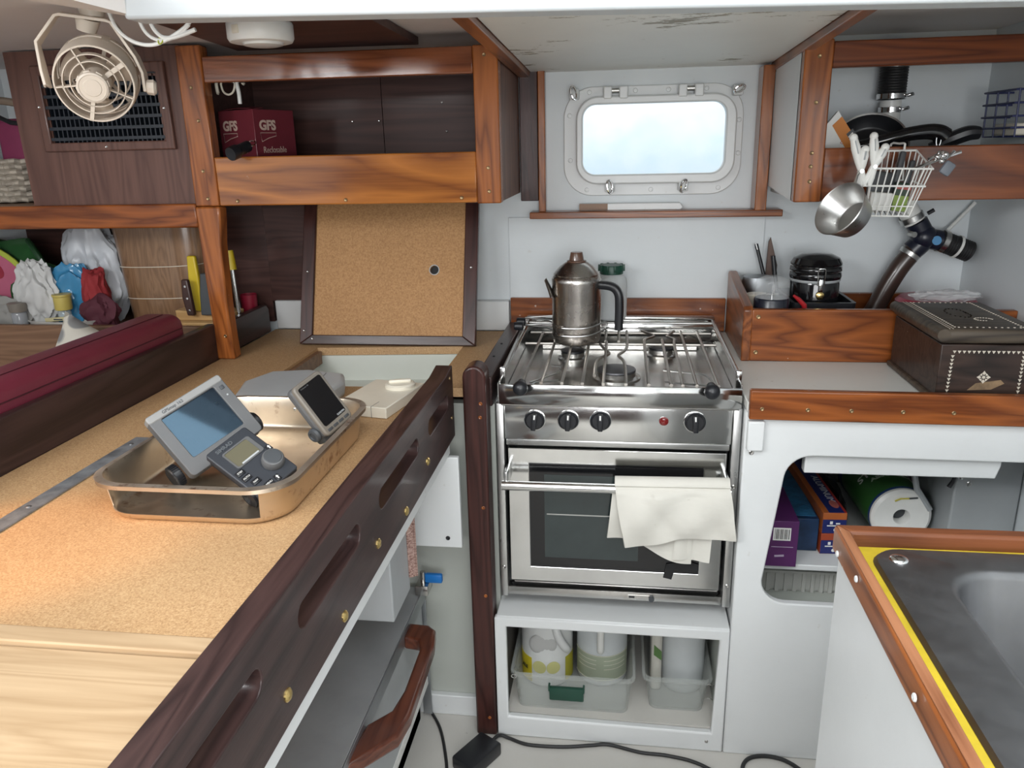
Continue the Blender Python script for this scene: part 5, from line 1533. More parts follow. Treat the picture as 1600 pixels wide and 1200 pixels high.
cl = part('clasp', B().tube([(jx - 0.006, jy - 0.061, 1.000), (jx - 0.008, jy - 0.063, 1.036), (jx, jy - 0.064, 1.040), (jx + 0.008, jy - 0.063, 1.036), (jx + 0.007, jy - 0.061, 1.000)], 0.0013, 8, False, 3).box(jx - 0.004, jx + 0.005, jy - 0.062, jy - 0.059, 0.982, 1.015, 0.001), STEEL, t)
part('spoon', B().lathe([(0, 0.003), (0.007, 0.002), (0.0095, 0), (0.0085, -0.001), (0.006, 0.0005), (0, 0.001)], (jx + 0.0, jy - 0.0615, 0.977), (0, -1, 0), 24), BRASS, cl, label='small round spoon')
part('wire_band', B().lathe([(0.0590, 0.0895), (0.0602, 0.0903), (0.0590, 0.0911)], (jx, jy, 0.938), (0, 0, 1), 48).lathe([(0.0585, 0.103), (0.0598, 0.1038), (0.0585, 0.1046)], (jx, jy, 0.938), (0, 0, 1), 48), STEEL, t)
t = thing('red_spoon', 'red plastic spoon lying between grinder and canister', 'spoon', (0.41, 1.87, 0.93))
part('spoon', B().tube([(0.398, 1.852, 0.985), (0.410, 1.856, 0.976), (0.424, 1.858, 0.962), (0.43, 1.86, 0.93)], [0.003, 0.005, 0.006, 0.005], 10, False), plain('red_plastic', (0.38, 0.015, 0.02), 0.35), t)
t = thing('metal_pourer', 'grey metal pourer lid tilted at the left end of teak bin', 'jug', (0.33, 2.02, 0.841))
part('jug', B().lathe([(0, 0), (0.034, 0), (0.036, 0.12), (0.039, 0.145), (0.036, 0.16), (0, 0.165)], (0.346, 2.03, 0.841), (0, 0, 1), 28), ALU, t)
part('lid', B().prism([(-0.028, -0.018), (0.040, -0.022), (0.040, 0.018), (-0.028, 0.022)], 'xy', 0, 0.004), ALU, t)
t.children[-1].matrix_local = Matrix.Translation((0.0, 0.01, 0.178)) @ Matrix.Rotation(0.25, 4, 'Y')
t = thing('cream_tub', 'small cream tub tucked behind the grinder in the teak bin', 'tub', (0.325, 1.915, 0.841))
part('tub', B().lathe([(0, 0), (0.024, 0), (0.026, 0.13), (0.024, 0.132), (0, 0.132)], (0.332, 1.945, 0.841), (0, 0, 1), 24), CREAM, t)
t = thing('black_pen', 'slim black pen leaning left against the back wall over teak bin', 'pen', (0.39, 2.06, 0.90))
part('barrel', B().cyl((0.386, 2.04, 0.92), (0.345, 2.085, 1.075), 0.0048, n=14), BLACK, t)
part('clip', B().cyl((0.3475, 2.078, 1.062), (0.3425, 2.08, 1.077), 0.0018, n=8), STEEL, t)
t = thing('dark_knife', 'dark pointed knife standing against the back wall beside the pen', 'knife', (0.40, 2.07, 0.90))
part('blade', B().prism([(0.372, 0.95), (0.400, 0.95), (0.402, 1.02), (0.381, 1.092), (0.376, 1.08)], 'xz', 2.09, 2.094), plain('brown_steel', (0.09, 0.06, 0.05), 0.35, metal=0.6), t, 0.001)
part('handle', B().cyl((0.405, 2.07, 0.93), (0.389, 2.085, 1.045), 0.0055, n=12), BLACK, t)

# hoses on the back wall
t = thing('drain_hose', 'brown hose with black Y valve and steel clamps on the back wall', 'hose', (0.70, 2.07, 0.9))
part('brown_hose', B().tube([(0.600, 2.06, 0.842), (0.640, 2.06, 0.905), (0.664, 2.058, 0.965), (0.690, 2.056, 1.020), (0.722, 2.056, 1.066)], 0.0235, 20, False, 6), plain('brown_hose_rubber', (0.050, 0.030, 0.024), 0.28, coat=0.2), t, label='glossy brown hose')
part('hose_clamp', B().lathe([(0.0240, 0), (0.0255, 0.001), (0.0255, 0.011), (0.0240, 0.012)], (0.706, 2.056, 1.047), (0.55, 0, 0.83), 32), STEEL_BR, t)
part('valve_body', B().tube([(0.714, 2.056, 1.060), (0.735, 2.054, 1.090), (0.715, 2.054, 1.130)], 0.026, 18, False, 5).tube([(0.735, 2.054, 1.092), (0.775, 2.052, 1.085)], 0.025, 18).sphere((0.735, 2.052, 1.094), 0.031, n=20), plain('navy_black_valve', (0.012, 0.014, 0.028), 0.3), t)
part('valve_badge', B().lathe([(0.011, 0), (0.011, 0.002), (0, 0.0025)], (0.757, 2.0265, 1.088), (0.05, -1, 0.1), 20), plain('blue_badge', (0.10, 0.30, 0.55), 0.4), t, label='round blue badge')
part('valve_bolt', B().cyl((0.695, 2.03, 1.105), (0.700, 2.012, 1.104), 0.007, n=12), STEEL_WORN, t)
part('white_pipe', B().tube([(0.672, 2.060, 1.204), (0.690, 2.058, 1.165), (0.712, 2.056, 1.130)], 0.0245, 20, False, 4), WHITE_PL, t, label='white pipe')
part('hose_clamp', B().lathe([(0.0265, 0), (0.0285, 0.001), (0.0285, 0.014), (0.0265, 0.015)], (0.7075, 2.056, 1.133), (-0.48, 0.02, 0.87), 32), STEEL_BR, t)
part('clamp_screw', B().cyl((0.732, 2.035, 1.152), (0.745, 2.035, 1.160), 0.005, n=10), BLACK, t)
prof = []
for k in range(14):
    prof += [(0.0235, k * 0.006), (0.0255, k * 0.006 + 0.002), (0.0235, k * 0.006 + 0.004)]
part('ribbed_hose', B().lathe(prof, (0.772, 2.052, 1.086), (0.93, 0.05, -0.36), 24), RUBBER, t, label='black ribbed hose')
part('hose_clamp', B().lathe([(0.0265, 0), (0.0280, 0.001), (0.0280, 0.013), (0.0265, 0.014)], (0.774, 2.052, 1.085), (0.93, 0.05, -0.36), 32), STEEL_WORN, t)
part('cable_tie', B().lathe([(0.0268, 0), (0.0282, 0.001), (0.0282, 0.006), (0.0268, 0.007)], (0.812, 2.053, 1.071), (0.93, 0.05, -0.36), 32), WHITE_PL, t, label='white cable tie')
t = thing('thin_white_pipe', 'thin white pipe slanting up the back wall beside the ribbed hose', 'pipe', (0.84, 2.09, 1.1))
part('pipe', B().tube([(0.800, 2.085, 1.105), (0.812, 2.09, 1.116), (0.855, 2.095, 1.165), (0.860, 2.095, 1.172)], 0.0045, 10), WHITE_PL, t)

# ================================================================== CHEST
t = thing('inlaid_chest', 'dark worn wooden chest with pale dotted inlay on the white counter', 'chest', (0.68, 1.65, 0.841))
CHW = metal('x', (0, 0, 0))
bpy.data.materials.remove(CHW)
chest_m = wood('worn_black_wood', (0.010, 0.007, 0.006), (0.045, 0.027, 0.021), 'X', 0.42, 0.15, specks=0.7)
lid_m = wood('worn_grey_wood', (0.022, 0.017, 0.014), (0.085, 0.066, 0.048), 'X', 0.45, 0.1, specks=0.5)
inlay_m = plain('bone_inlay', (0.55, 0.50, 0.42), 0.5)
CX0, CX1, CY0, CY1 = 0.602, 0.770, 1.520, 1.782
part('body', B().box(CX0, CX1, CY0, CY1, 0.841, 0.955), chest_m, t, 0.002)
part('foot_moulding', B().box(CX0 - 0.006, CX1 + 0.006, CY0 - 0.004, CY1 + 0.006, 0.841, 0.853, 0.004), lid_m, t)
lid = part('lid', B().box(CX0 - 0.006, CX1 + 0.006, CY0 - 0.006, CY1 + 0.006, 0.957, 0.985, 0.009, 4), lid_m, t)
part('lid_roll', B().cyl((CX0 - 0.001, CY0 - 0.007, 0.974), (CX0 - 0.001, CY1 + 0.007, 0.974), 0.0115, n=20), lid_m, lid)
b = B()
def tri(x, z, s=0.0032):
    b.prism([(x - s, z + s * 0.7), (x + s, z + s * 0.7), (x, z - s)], 'xz', CY0 - 0.0008, CY0 + 0.001)
for k in range(15):
    tri(0.626 + k * 0.0086, 0.941)
for k in range(12):
    tri(0.624 - k * 0.0002, 0.932 - k * 0.0075)
    tri(0.748, 0.932 - k * 0.0075)
part('front_inlay', b, inlay_m, t, label='pale triangle inlay border')
b = B()
for k in range(8):
    a = 2 * PI * k / 8
    l1 = 0.0125 if k % 2 == 0 else 0.0085
    dx_, dz_ = math.cos(a), math.sin(a)
    px_, pz_ = -dz_, dx_
    c0 = (0.684, 0.892)
    b.prism([(c0[0] + dx_ * 0.004, c0[1] + dz_ * 0.004), (c0[0] + dx_ * 0.008 + px_ * 0.0032, c0[1] + dz_ * 0.008 + pz_ * 0.0032), (c0[0] + dx_ * l1, c0[1] + dz_ * l1), (c0[0] + dx_ * 0.008 - px_ * 0.0032, c0[1] + dz_ * 0.008 - pz_ * 0.0032)], 'xz', CY0 - 0.0008, CY0 + 0.001)
b.cyl((0.684, CY0 - 0.0009, 0.892), (0.684, CY0 + 0.001, 0.892), 0.003, n=10)
part('rosette_inlay', b, inlay_m, t, label='pale eight petal rosette')
b = B()
b.prism([(0.658, 0.866), (0.70, 0.868), (0.722, 0.880), (0.715, 0.887), (0.672, 0.880)], 'xz', CY0 - 0.0006, CY0 + 0.001)
part('worn_patch', b, plain('bare_tan_wood', (0.20, 0.13, 0.07), 0.6, var=0.4, scale=40), t, label='worn tan patch')
b = B()
zt = 0.9855
def dot(x, y, s=0.0016):
    b.box(x - s, x + s, y - s * 0.8, y + s * 0.8, zt - 0.001, zt + 0.0006)
for k in range(24):
    y = 1.535 + k * 0.0103
    dot(0.626, y)
    dot(0.746, y)
for k in range(11):
    x = 0.632 + k * 0.0108
    dot(x, 1.532)
    dot(x, 1.772)
for k in range(60):
    s_ = k / 60
    a = s_ * 6 * PI
    r_ = 0.010 + 0.016 * abs(math.sin(3 * PI * s_))
    dot(0.686 + r_ * math.cos(a) * 1.0, 1.665 + r_ * math.sin(a) * 1.9, 0.0012)
for k in range(16):
    a = k / 16 * 1.6 * PI
    dot(0.705 + 0.016 * math.cos(a), 1.605 + 0.013 * math.sin(a), 0.0013)
for y0_ in (1.52, 1.535):
    pass
b.box(0.612, 0.6128, 1.52, 1.78, zt - 0.001, zt + 0.0004).box(0.618, 0.6188, 1.52, 1.78, zt - 0.001, zt + 0.0004)
part('lid_inlay', b, inlay_m, lid, label='pale dotted inlay pattern')
t = thing('red_tin', 'red oval tin half hidden behind the dark chest', 'tin', (0.70, 1.92, 0.841))
part('tin', B().lathe([(0, 0), (0.085, 0), (0.088, 0.004), (0.088, 0.118), (0.080, 0.126), (0, 0.127)], (0.738, 1.93, 0.841), (0, 0, 1), 40), plain('crimson_enamel', (0.30, 0.018, 0.045), 0.3), t)
solo('plastic_bag', B().crumple((0.745, 1.90, 0.976), (0.060, 0.030, 0.012), 3, 0.5), clear('clear_film', (0.85, 0.87, 0.88), 0.15, 0.45), 'crumpled clear plastic bag lying on the red tin behind chest', 'bag')


# ================================================================== STOVE LOCKER CONTENTS
def open_bin(name, label, x0, x1, y0, y1, z0, z1, mat, taper=0.010, r=0.018):
    t = thing(name, label, 'bin', ((x0 + x1) / 2, (y0 + y1) / 2, z0))
    b = B()
    L = [(taper, z0), (taper, z0 + 0.002), (0.002, z1 - 0.014), (0.0, z1 - 0.010), (-0.005, z1 - 0.009), (-0.006, z1), (0.0, z1 + 0.0005), (0.003, z1 - 0.010), (taper + 0.003, z0 + 0.004)]
    rings = [[b.bm.verts.new((x, y, z)) for x, y in rrect(x0 + g, x1 - g, y0 + g, y1 - g, r)] for g, z in L]
    for r0, r1 in zip(rings[:-1], rings[1:]):
        for k in range(len(r0)):
            b.bm.faces.new((r0[k], r0[(k + 1) % len(r0)], r1[(k + 1) % len(r0)], r1[k]))
    b.bm.faces.new(rings[0][::-1])
    b.bm.faces.new(rings[-1])
    part('bin_body', b, mat, t)
    return t
bin1 = open_bin('plastic_bin', 'wide frosted plastic bin with green handle at left in stove locker', -0.232, 0.046, 1.530, 1.87, 0.0545, 0.156, FROST)
part('handle', B().box(-0.146, -0.066, 1.5225, 1.534, 0.090, 0.124, 0.003).box(-0.148, -0.144, 1.521, 1.534, 0.116, 0.130).box(-0.068, -0.064, 1.521, 1.534, 0.116, 0.130), GREEN_PL, bin1, label='dark green handle')
bin2 = open_bin('plastic_bin', 'narrow frosted plastic bin at right in stove locker', 0.074, 0.222, 1.553, 1.87, 0.0545, 0.150, FROST, 0.012)
for z in (0.146, 0.108):
    part('wire_loop', B().tube([(0.215, 1.546, z), (0.222, 1.539, z + 0.004), (0.229, 1.541, z), (0.234, 1.545, z + 0.003)], 0.0014, 6, False, 3), STEEL, bin2)
part('wire_loop', B().tube([(-0.228 + 0.006 * math.cos(a * PI / 6), 1.5235, 0.150 + 0.005 * math.sin(a * PI / 6)) for a in range(12)], 0.0012, 6, True), STEEL, bin1)

def round_jug(name, label, x, y, r, mat, h=0.225):
    t = thing(name, label, 'jug', (x, y, 0.059))
    part('bottle', B().lathe([(0, 0), (r * 0.88, 0), (r * 0.97, 0.006), (r, 0.02), (r, 0.125), (r * 0.97, 0.155), (r * 0.90, 0.178), (r * 0.66, 0.203), (r * 0.34, h - 0.005), (r * 0.34, h), (0, h)], (x, y, 0.059), (0, 0, 1), 40), mat, t)
    part('cap', B().lathe([(r * 0.38, h - 0.008), (r * 0.38, h + 0.012), (0, h + 0.012)], (x, y, 0.059), (0, 0, 1), 24), mat, t)
    return t
t = round_jug('bleach_jug', 'white jug with yellow label in the wide frosted bin', -0.163, 1.665, 0.063, JUG_W)
def band(x, y, r, z0, z1, a0, a1, n=16):
    return B().sheet(lambda u, v: Vector((x + r * math.sin(a0 + (a1 - a0) * u), y - r * math.cos(a0 + (a1 - a0) * u), z0 + (z1 - z0) * v)), n, 1, 0.0006)
part('label', band(-0.163, 1.665, 0.0637, 0.07, 0.138, -1.5, -0.55), plain('yellow_label', (0.62, 0.50, 0.02), 0.4), t, label='yellow label')
part('label', band(-0.163, 1.665, 0.0637, 0.07, 0.138, 0.85, 1.5), plain('olive_label', (0.42, 0.38, 0.03), 0.4), t, label='olive yellow label')
for a in (-0.22, 0.32):
    part('label_spot', B().lathe([(0.017, 0), (0.017, 0.001), (0, 0.001)], (-0.163 + 0.063 * math.sin(a), 1.665 - 0.063 * math.cos(a), 0.118), (math.sin(a), -math.cos(a), 0), 20), plain('pale_yellow_spot', (0.60, 0.58, 0.25), 0.4) if a < 0 else bpy.data.materials['pale_yellow_spot'], t)
text_part('lettering', 'ALE', 0.013, BLACK, t, Matrix.Translation((-0.163 + 0.066 * math.sin(-0.88), 1.665 - 0.066 * math.cos(-0.88), 0.108)) @ frame_mat((math.cos(-0.88), math.sin(-0.88), 0), (0, 0, 1), (math.sin(-0.88), -math.cos(-0.88), 0)), 0.0003, 0.0003)
part('handle', B().tube([(-0.112, 1.628, 0.158), (-0.116, 1.612, 0.175), (-0.130, 1.605, 0.205), (-0.145, 1.622, 0.245), (-0.155, 1.64, 0.270)], 0.0105, 12, False, 4), JUG_W, t)
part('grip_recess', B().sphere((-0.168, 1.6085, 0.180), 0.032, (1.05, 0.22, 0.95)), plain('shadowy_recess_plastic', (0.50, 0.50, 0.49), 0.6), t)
t = round_jug('vinegar_jug', 'milky jug with pale green label in the wide frosted bin', -0.028, 1.68, 0.062, JUG)
part('label', band(-0.028, 1.68, 0.0627, 0.080, 0.150, -1.3, 1.3, 24), plain('sage_label', (0.36, 0.40, 0.30), 0.5), t, label='sage green label')
b = B()
for z in (0.149, 0.081):
    b.tube([(-0.028 + 0.0632 * math.sin(a * 0.13), 1.68 - 0.0632 * math.cos(a * 0.13), z) for a in range(-10, 11)], 0.0012, 6)
for z in (0.136, 0.124, 0.112):
    b.tube([(-0.028 + 0.0634 * math.sin(a * 0.05 + 0.1), 1.68 - 0.0634 * math.cos(a * 0.05 + 0.1), z) for a in range(0, 20)], 0.0008, 6)
    b.tube([(-0.028 + 0.0634 * math.sin(-a * 0.05 - 0.2), 1.68 - 0.0634 * math.cos(-a * 0.05 - 0.2), z) for a in range(0, 18)], 0.0008, 6)
part('label_lines', b, plain('cream_label_line', (0.58, 0.58, 0.48), 0.5), t)
part('handle', B().tube([(-0.030, 1.622, 0.165), (-0.030, 1.606, 0.178), (-0.030, 1.606, 0.235), (-0.030, 1.62, 0.268), (-0.030, 1.65, 0.285)], 0.0085, 12, False, 4), WHITE_PL, t, label='white handle')
t = round_jug('water_jug', 'plain milky jug in the narrow frosted bin', 0.168, 1.665, 0.051, JUG, 0.245)
t = thing('spray_bottle', 'flat white bottle with green print beside the plain milky jug', 'bottle', (0.105, 1.68, 0.060))
part('bottle', B().box(0.090, 0.116, 1.62, 1.70, 0.060, 0.27, 0.010, 4), plain('off_white_bottle', (0.60, 0.58, 0.52), 0.4), t)
part('label', B().prism([(0.096, 0.190), (0.1145, 0.172), (0.1145, 0.148), (0.096, 0.162)], 'xz', 1.6188, 1.6198), plain('green_print', (0.10, 0.20, 0.06), 0.5), t, label='green print')

# ================================================================== GALLEY CABINET CONTENTS
t = thing('purple_box', 'purple carton with a barcode at the left of the cabinet opening', 'box', (0.36, 1.66, 0.4325))
part('carton', B().box(0.322, 0.393, 1.588, 1.77, 0.4325, 0.542), plain('purple_card', (0.085, 0.018, 0.10), 0.4), t, 0.001)
part('barcode_panel', B().box(0.340, 0.377, 1.5872, 1.588, 0.496, 0.526), WHITE_PL, t, label='white barcode panel')
b = B()
for k in range(11):
    x = 0.3435 + k * 0.0029
    b.box(x, x + (0.0016 if k % 3 else 0.0009), 1.5868, 1.5873, 0.499, 0.523)
part('barcode', b, BLACK, t)
part('print_lines', B().box(0.338, 0.384, 1.5872, 1.588, 0.4795, 0.4808).obox((0.356, 1.5876, 0.4585), (0.020, 0.0008, 0.0045), Matrix.Rotation(-0.1, 3, 'Y')), plain('lilac_print', (0.42, 0.34, 0.45), 0.5), t)
t = thing('blue_box', 'dark blue carton between purple carton and foil boxes', 'box', (0.43, 1.8, 0.4325))
part('carton', B().box(0.398, 0.454, 1.665, 1.95, 0.4325, 0.512), plain('blue_card', (0.010, 0.032, 0.085), 0.4, var=0.5, scale=20), t, 0.001)
part('top_print', B().box(0.402, 0.450, 1.68, 1.94, 0.512, 0.5128).lathe([(0.013, 0), (0.013, 0.001), (0.009, 0.001), (0.009, 0)], (0.433, 1.72, 0.5128), (0, 0, 1), 20), plain('sky_print', (0.03, 0.15, 0.30), 0.4, var=0.5, scale=30), t, label='brighter blue print')
orange = plain('orange_card', (0.42, 0.11, 0.025), 0.4)
navy = plain('navy_card', (0.012, 0.020, 0.13), 0.4)
for i, (z, lab) in enumerate(((0.4325, 'orange and blue foil box underneath its twin in the cabinet'), (0.4835, 'orange and blue foil box lying on top of its twin in the cabinet'))):
    t = thing('foil_box', lab, 'box', mat4=Matrix.Translation((0.484, 1.655, z)) @ Matrix.Rotation(0.06, 4, 'Z'), group='foil boxes in the cabinet')
    part('carton', B().box(-0.026, 0.026, 0, 0.31, 0, 0.050), orange if i else plain('red_orange_card', (0.36, 0.06, 0.02), 0.4), t, 0.001)
    part('end_print', B().box(-0.0255, 0.0255, -0.0006, 0.0, 0.001, 0.034), navy, t, label='navy end panel')
    part('end_logo', B().cyl((0.003, -0.001, 0.009), (0.003, -0.0004, 0.009), 0.004, n=16).box(-0.016, 0.018, -0.001, -0.0004, 0.018, 0.0205).box(-0.010, -0.004, -0.001, -0.0004, 0.023, 0.030).box(0.003, 0.012, -0.001, -0.0004, 0.023, 0.0265), WHITE_PL, t)
    part('top_panel', B().box(-0.013, 0.020, 0.002, 0.308, 0.050, 0.0506), navy, t, label='navy top panel')
    part('top_strip', B().box(0.0205, 0.0258, 0.002, 0.308, 0.050, 0.0506), plain('red_strip', (0.38, 0.03, 0.025), 0.4) if not i else bpy.data.materials['red_strip'], t, label='red strip')
    if i:
        text_part('lettering', 'ALUMINUM', 0.022, plain('silver_print', (0.55, 0.55, 0.58), 0.4), t, Matrix.Translation((0.010, 0.13, 0.0508)) @ frame_mat((0, -1, 0), (1, 0, 0), (0, 0, 1)), 0.0002, sx=1.3)
        part('oval_badge', B().sphere((0.010, 0.045, 0.0506), 0.012, (0.8, 1.7, 0.08)), plain('red_badge', (0.45, 0.12, 0.10), 0.4), t)

tc0, tc1 = Vector((0.646, 1.715, 0.5012)), Vector((0.640, 1.955, 0.5012))
axis = (tc1 - tc0).normalized()
t = thing('paper_towel_roll', 'wrapped kitchen towel roll with green sleeve in the cabinet', 'paper towel', mat4=frame_mat(axis.cross(Vector((0, 0, 1))).normalized() * 1.0, axis, Vector((0, 0, 1)), tc0))
RR = 0.067
sleeve = plain('green_sleeve', (0.035, 0.13, 0.030), 0.35, coat=0.2, var=0.2, scale=14)
part('wrapper', B().lathe([(RR, 0.012), (RR + 0.0008, 0.02), (RR + 0.0008, 0.25), (RR - 0.002, 0.262), (0, 0.262)], (0, 0, 0), (0, 1, 0), 56), sleeve, t)
part('blue_band', B().lathe([(RR + 0.0004, 0.012), (RR + 0.0016, 0.014), (RR + 0.0016, 0.019), (RR + 0.0004, 0.021)], (0, 0, 0), (0, 1, 0), 56), plain('navy_sleeve_edge', (0.02, 0.05, 0.16), 0.35), t, label='navy edge band')
part('blue_band', B().lathe([(RR + 0.0004, 0.225), (RR + 0.0016, 0.227), (RR + 0.0016, 0.258), (RR - 0.001, 0.262)], (0, 0, 0), (0, 1, 0), 56), plain('navy_sleeve', (0.02, 0.05, 0.16), 0.35), t, label='navy edge band')
part('roll_end', B().lathe([(0.017, 0.03), (0.017, 0.004), (0.019, 0.001), (RR - 0.008, 0.0), (RR - 0.001, 0.006), (RR, 0.013)], (0, 0, 0), (0, 1, 0), 56), WHITE_PL, t, label='white paper end')
part('core_hole', B().cyl((0, 0.0285, 0), (0, 0.03, 0), 0.0168), CHAR, t)
part('film_print', B().tube([(-0.020, -0.0015, 0.040), (-0.008, -0.0015, 0.046), (0.010, -0.0015, 0.047)], 0.002, 6), plain('yellow_print', (0.55, 0.48, 0.08), 0.4), t)
part('film_print', B().tube([(0.010, -0.0015, 0.047), (0.028, -0.0015, 0.049)], 0.0022, 6), CHAR, t)
def curved_text(body, size, y, a0, mat, name='lettering'):
    cu = bpy.data.curves.new('curve_tmp', 'FONT')
    cu.body = body
    cu.size = size
    cu.align_x = 'CENTER'
    cu.align_y = 'CENTER'
    cu.extrude = 0.0003
    cu.offset = 0.0006
    cu.resolution_u = 3
    o = bpy.data.objects.new('text_tmp', cu)
    COL.objects.link(o)
    me = bpy.data.meshes.new_from_object(o.evaluated_get(bpy.context.evaluated_depsgraph_get()))
    bpy.data.objects.remove(o)
    bpy.data.curves.remove(cu)
    b = B()
    b.bm.from_mesh(me)
    bpy.data.meshes.remove(me)
    bmesh.ops.subdivide_edges(b.bm, edges=[e for e in b.bm.edges if e.calc_length() > 0.006], cuts=2)
    for v in b.bm.verts:
        a = a0 + v.co.x / RR
        rr_ = RR + 0.0015 + v.co.z
        v.co = Vector((rr_ * math.sin(a), y + v.co.y, rr_ * math.cos(a)))
    part(name, b, mat, t, smooth=False)
curved_text('STRONG', 0.033, 0.118, -0.15, WHITE_PL)
curved_text('ABSORBENT', 0.019, 0.086, 0.05, plain('pale_green_print', (0.45, 0.55, 0.42), 0.4))
t = thing('black_package', 'black crinkled package beside the foil boxes', 'package', (0.53, 1.85, 0.4325))
part('package', B().crumple((0.532, 1.88, 0.480), (0.015, 0.12, 0.033), 5, 0.3, 4), BLACK, t)
t = thing('white_crate', 'ribbed white plastic crate on the floor of the cabinet', 'crate', (0.42, 1.75, 0.3185))
b = B().box(0.285, 0.60, 1.68, 1.685, 0.3185, 0.372)
for k in range(16):
    x = 0.292 + k * 0.02
    b.box(x, x + 0.008, 1.675, 1.68, 0.3185, 0.366)
b.box(0.285, 0.60, 1.672, 1.688, 0.368, 0.374)
b.box(0.285, 0.29, 1.685, 2.0, 0.3185, 0.372).box(0.595, 0.60, 1.685, 2.0, 0.3185, 0.372).box(0.285, 0.60, 1.995, 2.0, 0.3185, 0.372).box(0.285, 0.60, 1.68, 2.0, 0.3185, 0.323)
part('crate_body', b, plain('grey_white_plastic', (0.50, 0.50, 0.47), 0.5), t)
t = thing('grey_equipment_box', 'grey metal box with screw heads at right in the cabinet', 'box', (0.79, 1.75, 0.4325))
part('casing', B().prism([(0.722, 0.4325), (0.858, 0.4325), (0.858, 0.70), (0.726, 0.70)], 'xz', 1.66, 1.95), plain('grey_enamel', (0.36, 0.38, 0.39), 0.4), t, 0.004)
for (x, z) in ((0.745, 0.655), (0.735, 0.628), (0.752, 0.612)):
    screw(t, (x, 1.6598, z), (0, -1, 0), 0.006, STEEL)
part('strap', B().tube([(0.716, 1.655, 0.675), (0.721, 1.652, 0.65), (0.716, 1.652, 0.622), (0.709, 1.652, 0.607)], [0.003, 0.004, 0.004, 0.005], 8), BLACK, t)
part('side_flange', B().tube([(0.668, 1.72, 0.70), (0.664, 1.72, 0.60), (0.672, 1.72, 0.57), (0.705, 1.72, 0.520)], 0.007, 8), plain('grey_flange', (0.33, 0.35, 0.36), 0.45), t)

# ================================================================== BERTH AREA ON THE LEFT
t = thing('berth', 'brown wooden berth base and shelf lip at the far left', 'berth', (-1.35, 1.5, 0))
part('lip_board', B().box(-1.72, -1.005, 1.798, 1.815, 0.60, 0.912), OAK, t, 0.003)
part('shelf', B().box(-1.72, -1.0, 1.816, 2.097, 0.872, 0.884), OAK, t)
part('seat', B().box(-1.72, -1.0, 0.3, 1.797, 0.55, 0.60), OAK, t, 0.004)
part('base', B().box(-1.72, -1.0, 0.3, 1.797, 0.0, 0.55), OAK, t)
t = thing('bolster_cushion', 'long maroon vinyl bolster lying along the dark fiddle board', 'cushion', (-1.045, 1.2, 0.80))
b = B().box(-1.105, -1.000, 0.55, 1.668, 0.601, 0.978, 0.030, 5)
part('cover', b, VINYL, t)
part('seam', B().tube([(-0.9992, 0.58, 0.945), (-0.9992, 1.64, 0.945)], 0.0013, 6).tube([(-1.035, 0.58, 0.9788), (-1.035, 1.63, 0.9788)], 0.0008, 6), plain('dark_maroon_thread', (0.05, 0.008, 0.014), 0.6), t, label='dark seam')
t = thing('patterned_pillow', 'pale pillow with grey pebble pattern behind the maroon bolster', 'pillow', (-1.30, 1.62, 0.601))
def pil(sgn):
    def f(u, v):
        a, c = (u - 0.5) * 2, (v - 0.5) * 2
        th = 0.055 * max(0.0, (1 - a ** 4)) ** 0.6 * max(0.0, (1 - c ** 4)) ** 0.6
        pinch = 1 - 0.10 * (1 - abs(a) ** 2) * 0 - 0.08 * (c * c) * (1 - a * a) - 0.0
        return Vector((a * 0.15 * (1 - 0.08 * (1 - c * c)), sgn * th, 0.165 + c * 0.160 * (1 - 0.08 * (1 - a * a))))
    return f
pm, pnt, pb = new_mat('pebble_print_fabric')
pv = pnt.nodes.new('ShaderNodeTexVoronoi')
pv.inputs['Scale'].default_value = 13
pv.inputs['Randomness'].default_value = 0.8
pnt.links.new(coords(pnt, (1, 0.3, 1)), pv.inputs['Vector'])
pr_ = ramp(pnt, pv.outputs['Distance'], [(0.45, (0.24, 0.24, 0.24)), (0.49, (0.60, 0.57, 0.50))])
pnt.links.new(pr_.outputs[0], pb.inputs['Base Color'])
pb.inputs['Roughness'].default_value = 0.9
b = B().sheet(pil(-1), 20, 20).sheet(pil(1), 20, 20)
bmesh.ops.remove_doubles(b.bm, verts=b.bm.verts[:], dist=0.0005)
pw = Matrix.Translation((-1.300, 1.64, 0.665)) @ Matrix.Rotation(0.42, 4, 'Y') @ Matrix.Rotation(-0.20, 4, 'X')
b.bm.transform(Matrix.Translation((0, 0, -0.05)))
b.bm.transform(pw)
part('cover', b, pm, t, angle=1.2)

ZS = 0.8845
t = thing('bamboo_mat_roll', 'rolled bamboo mat tied with two strings on the berth shelf', 'mat', (-1.25, 1.99, ZS))
def matf(u, v):
    a = 2 * PI * u
    sx_, sy_ = 0.125 * (1.03 - 0.10 * (1 - v)), 0.062
    return Vector((-1.232 + 0.012 * (1 - v) + sx_ * math.copysign(abs(math.cos(a)) ** 0.75, math.cos(a)), 1.99 + sy_ * math.copysign(abs(math.sin(a)) ** 0.75, math.sin(a)), ZS + 0.265 * v))
b = B().sheet(matf, 48, 6, 0, True)
part('mat', b, wood('bamboo_slats', (0.15, 0.080, 0.042), (0.27, 0.155, 0.085), 'Z', 0.3, 0.5, scale=26, fine=0.5), t)
for v in (0.30, 0.62):
    b = B().tube([matf(k / 40, v) + (matf(k / 40, v) - Vector((-1.232, 1.99, ZS + 0.265 * v))).normalized() * 0.0015 - Vector((0, 0, 0.008 * math.sin(PI * k / 40))) for k in range(40)], 0.0011, 6, True)
    part('string', b, CREAM, t)
t = thing('patterned_tote_bag', 'green tote bag with pink and yellow oval print on the berth shelf', 'bag', (-1.62, 1.95, ZS))
TG = plain('dark_green_bag', (0.018, 0.085, 0.022), 0.45, var=0.25, scale=7)
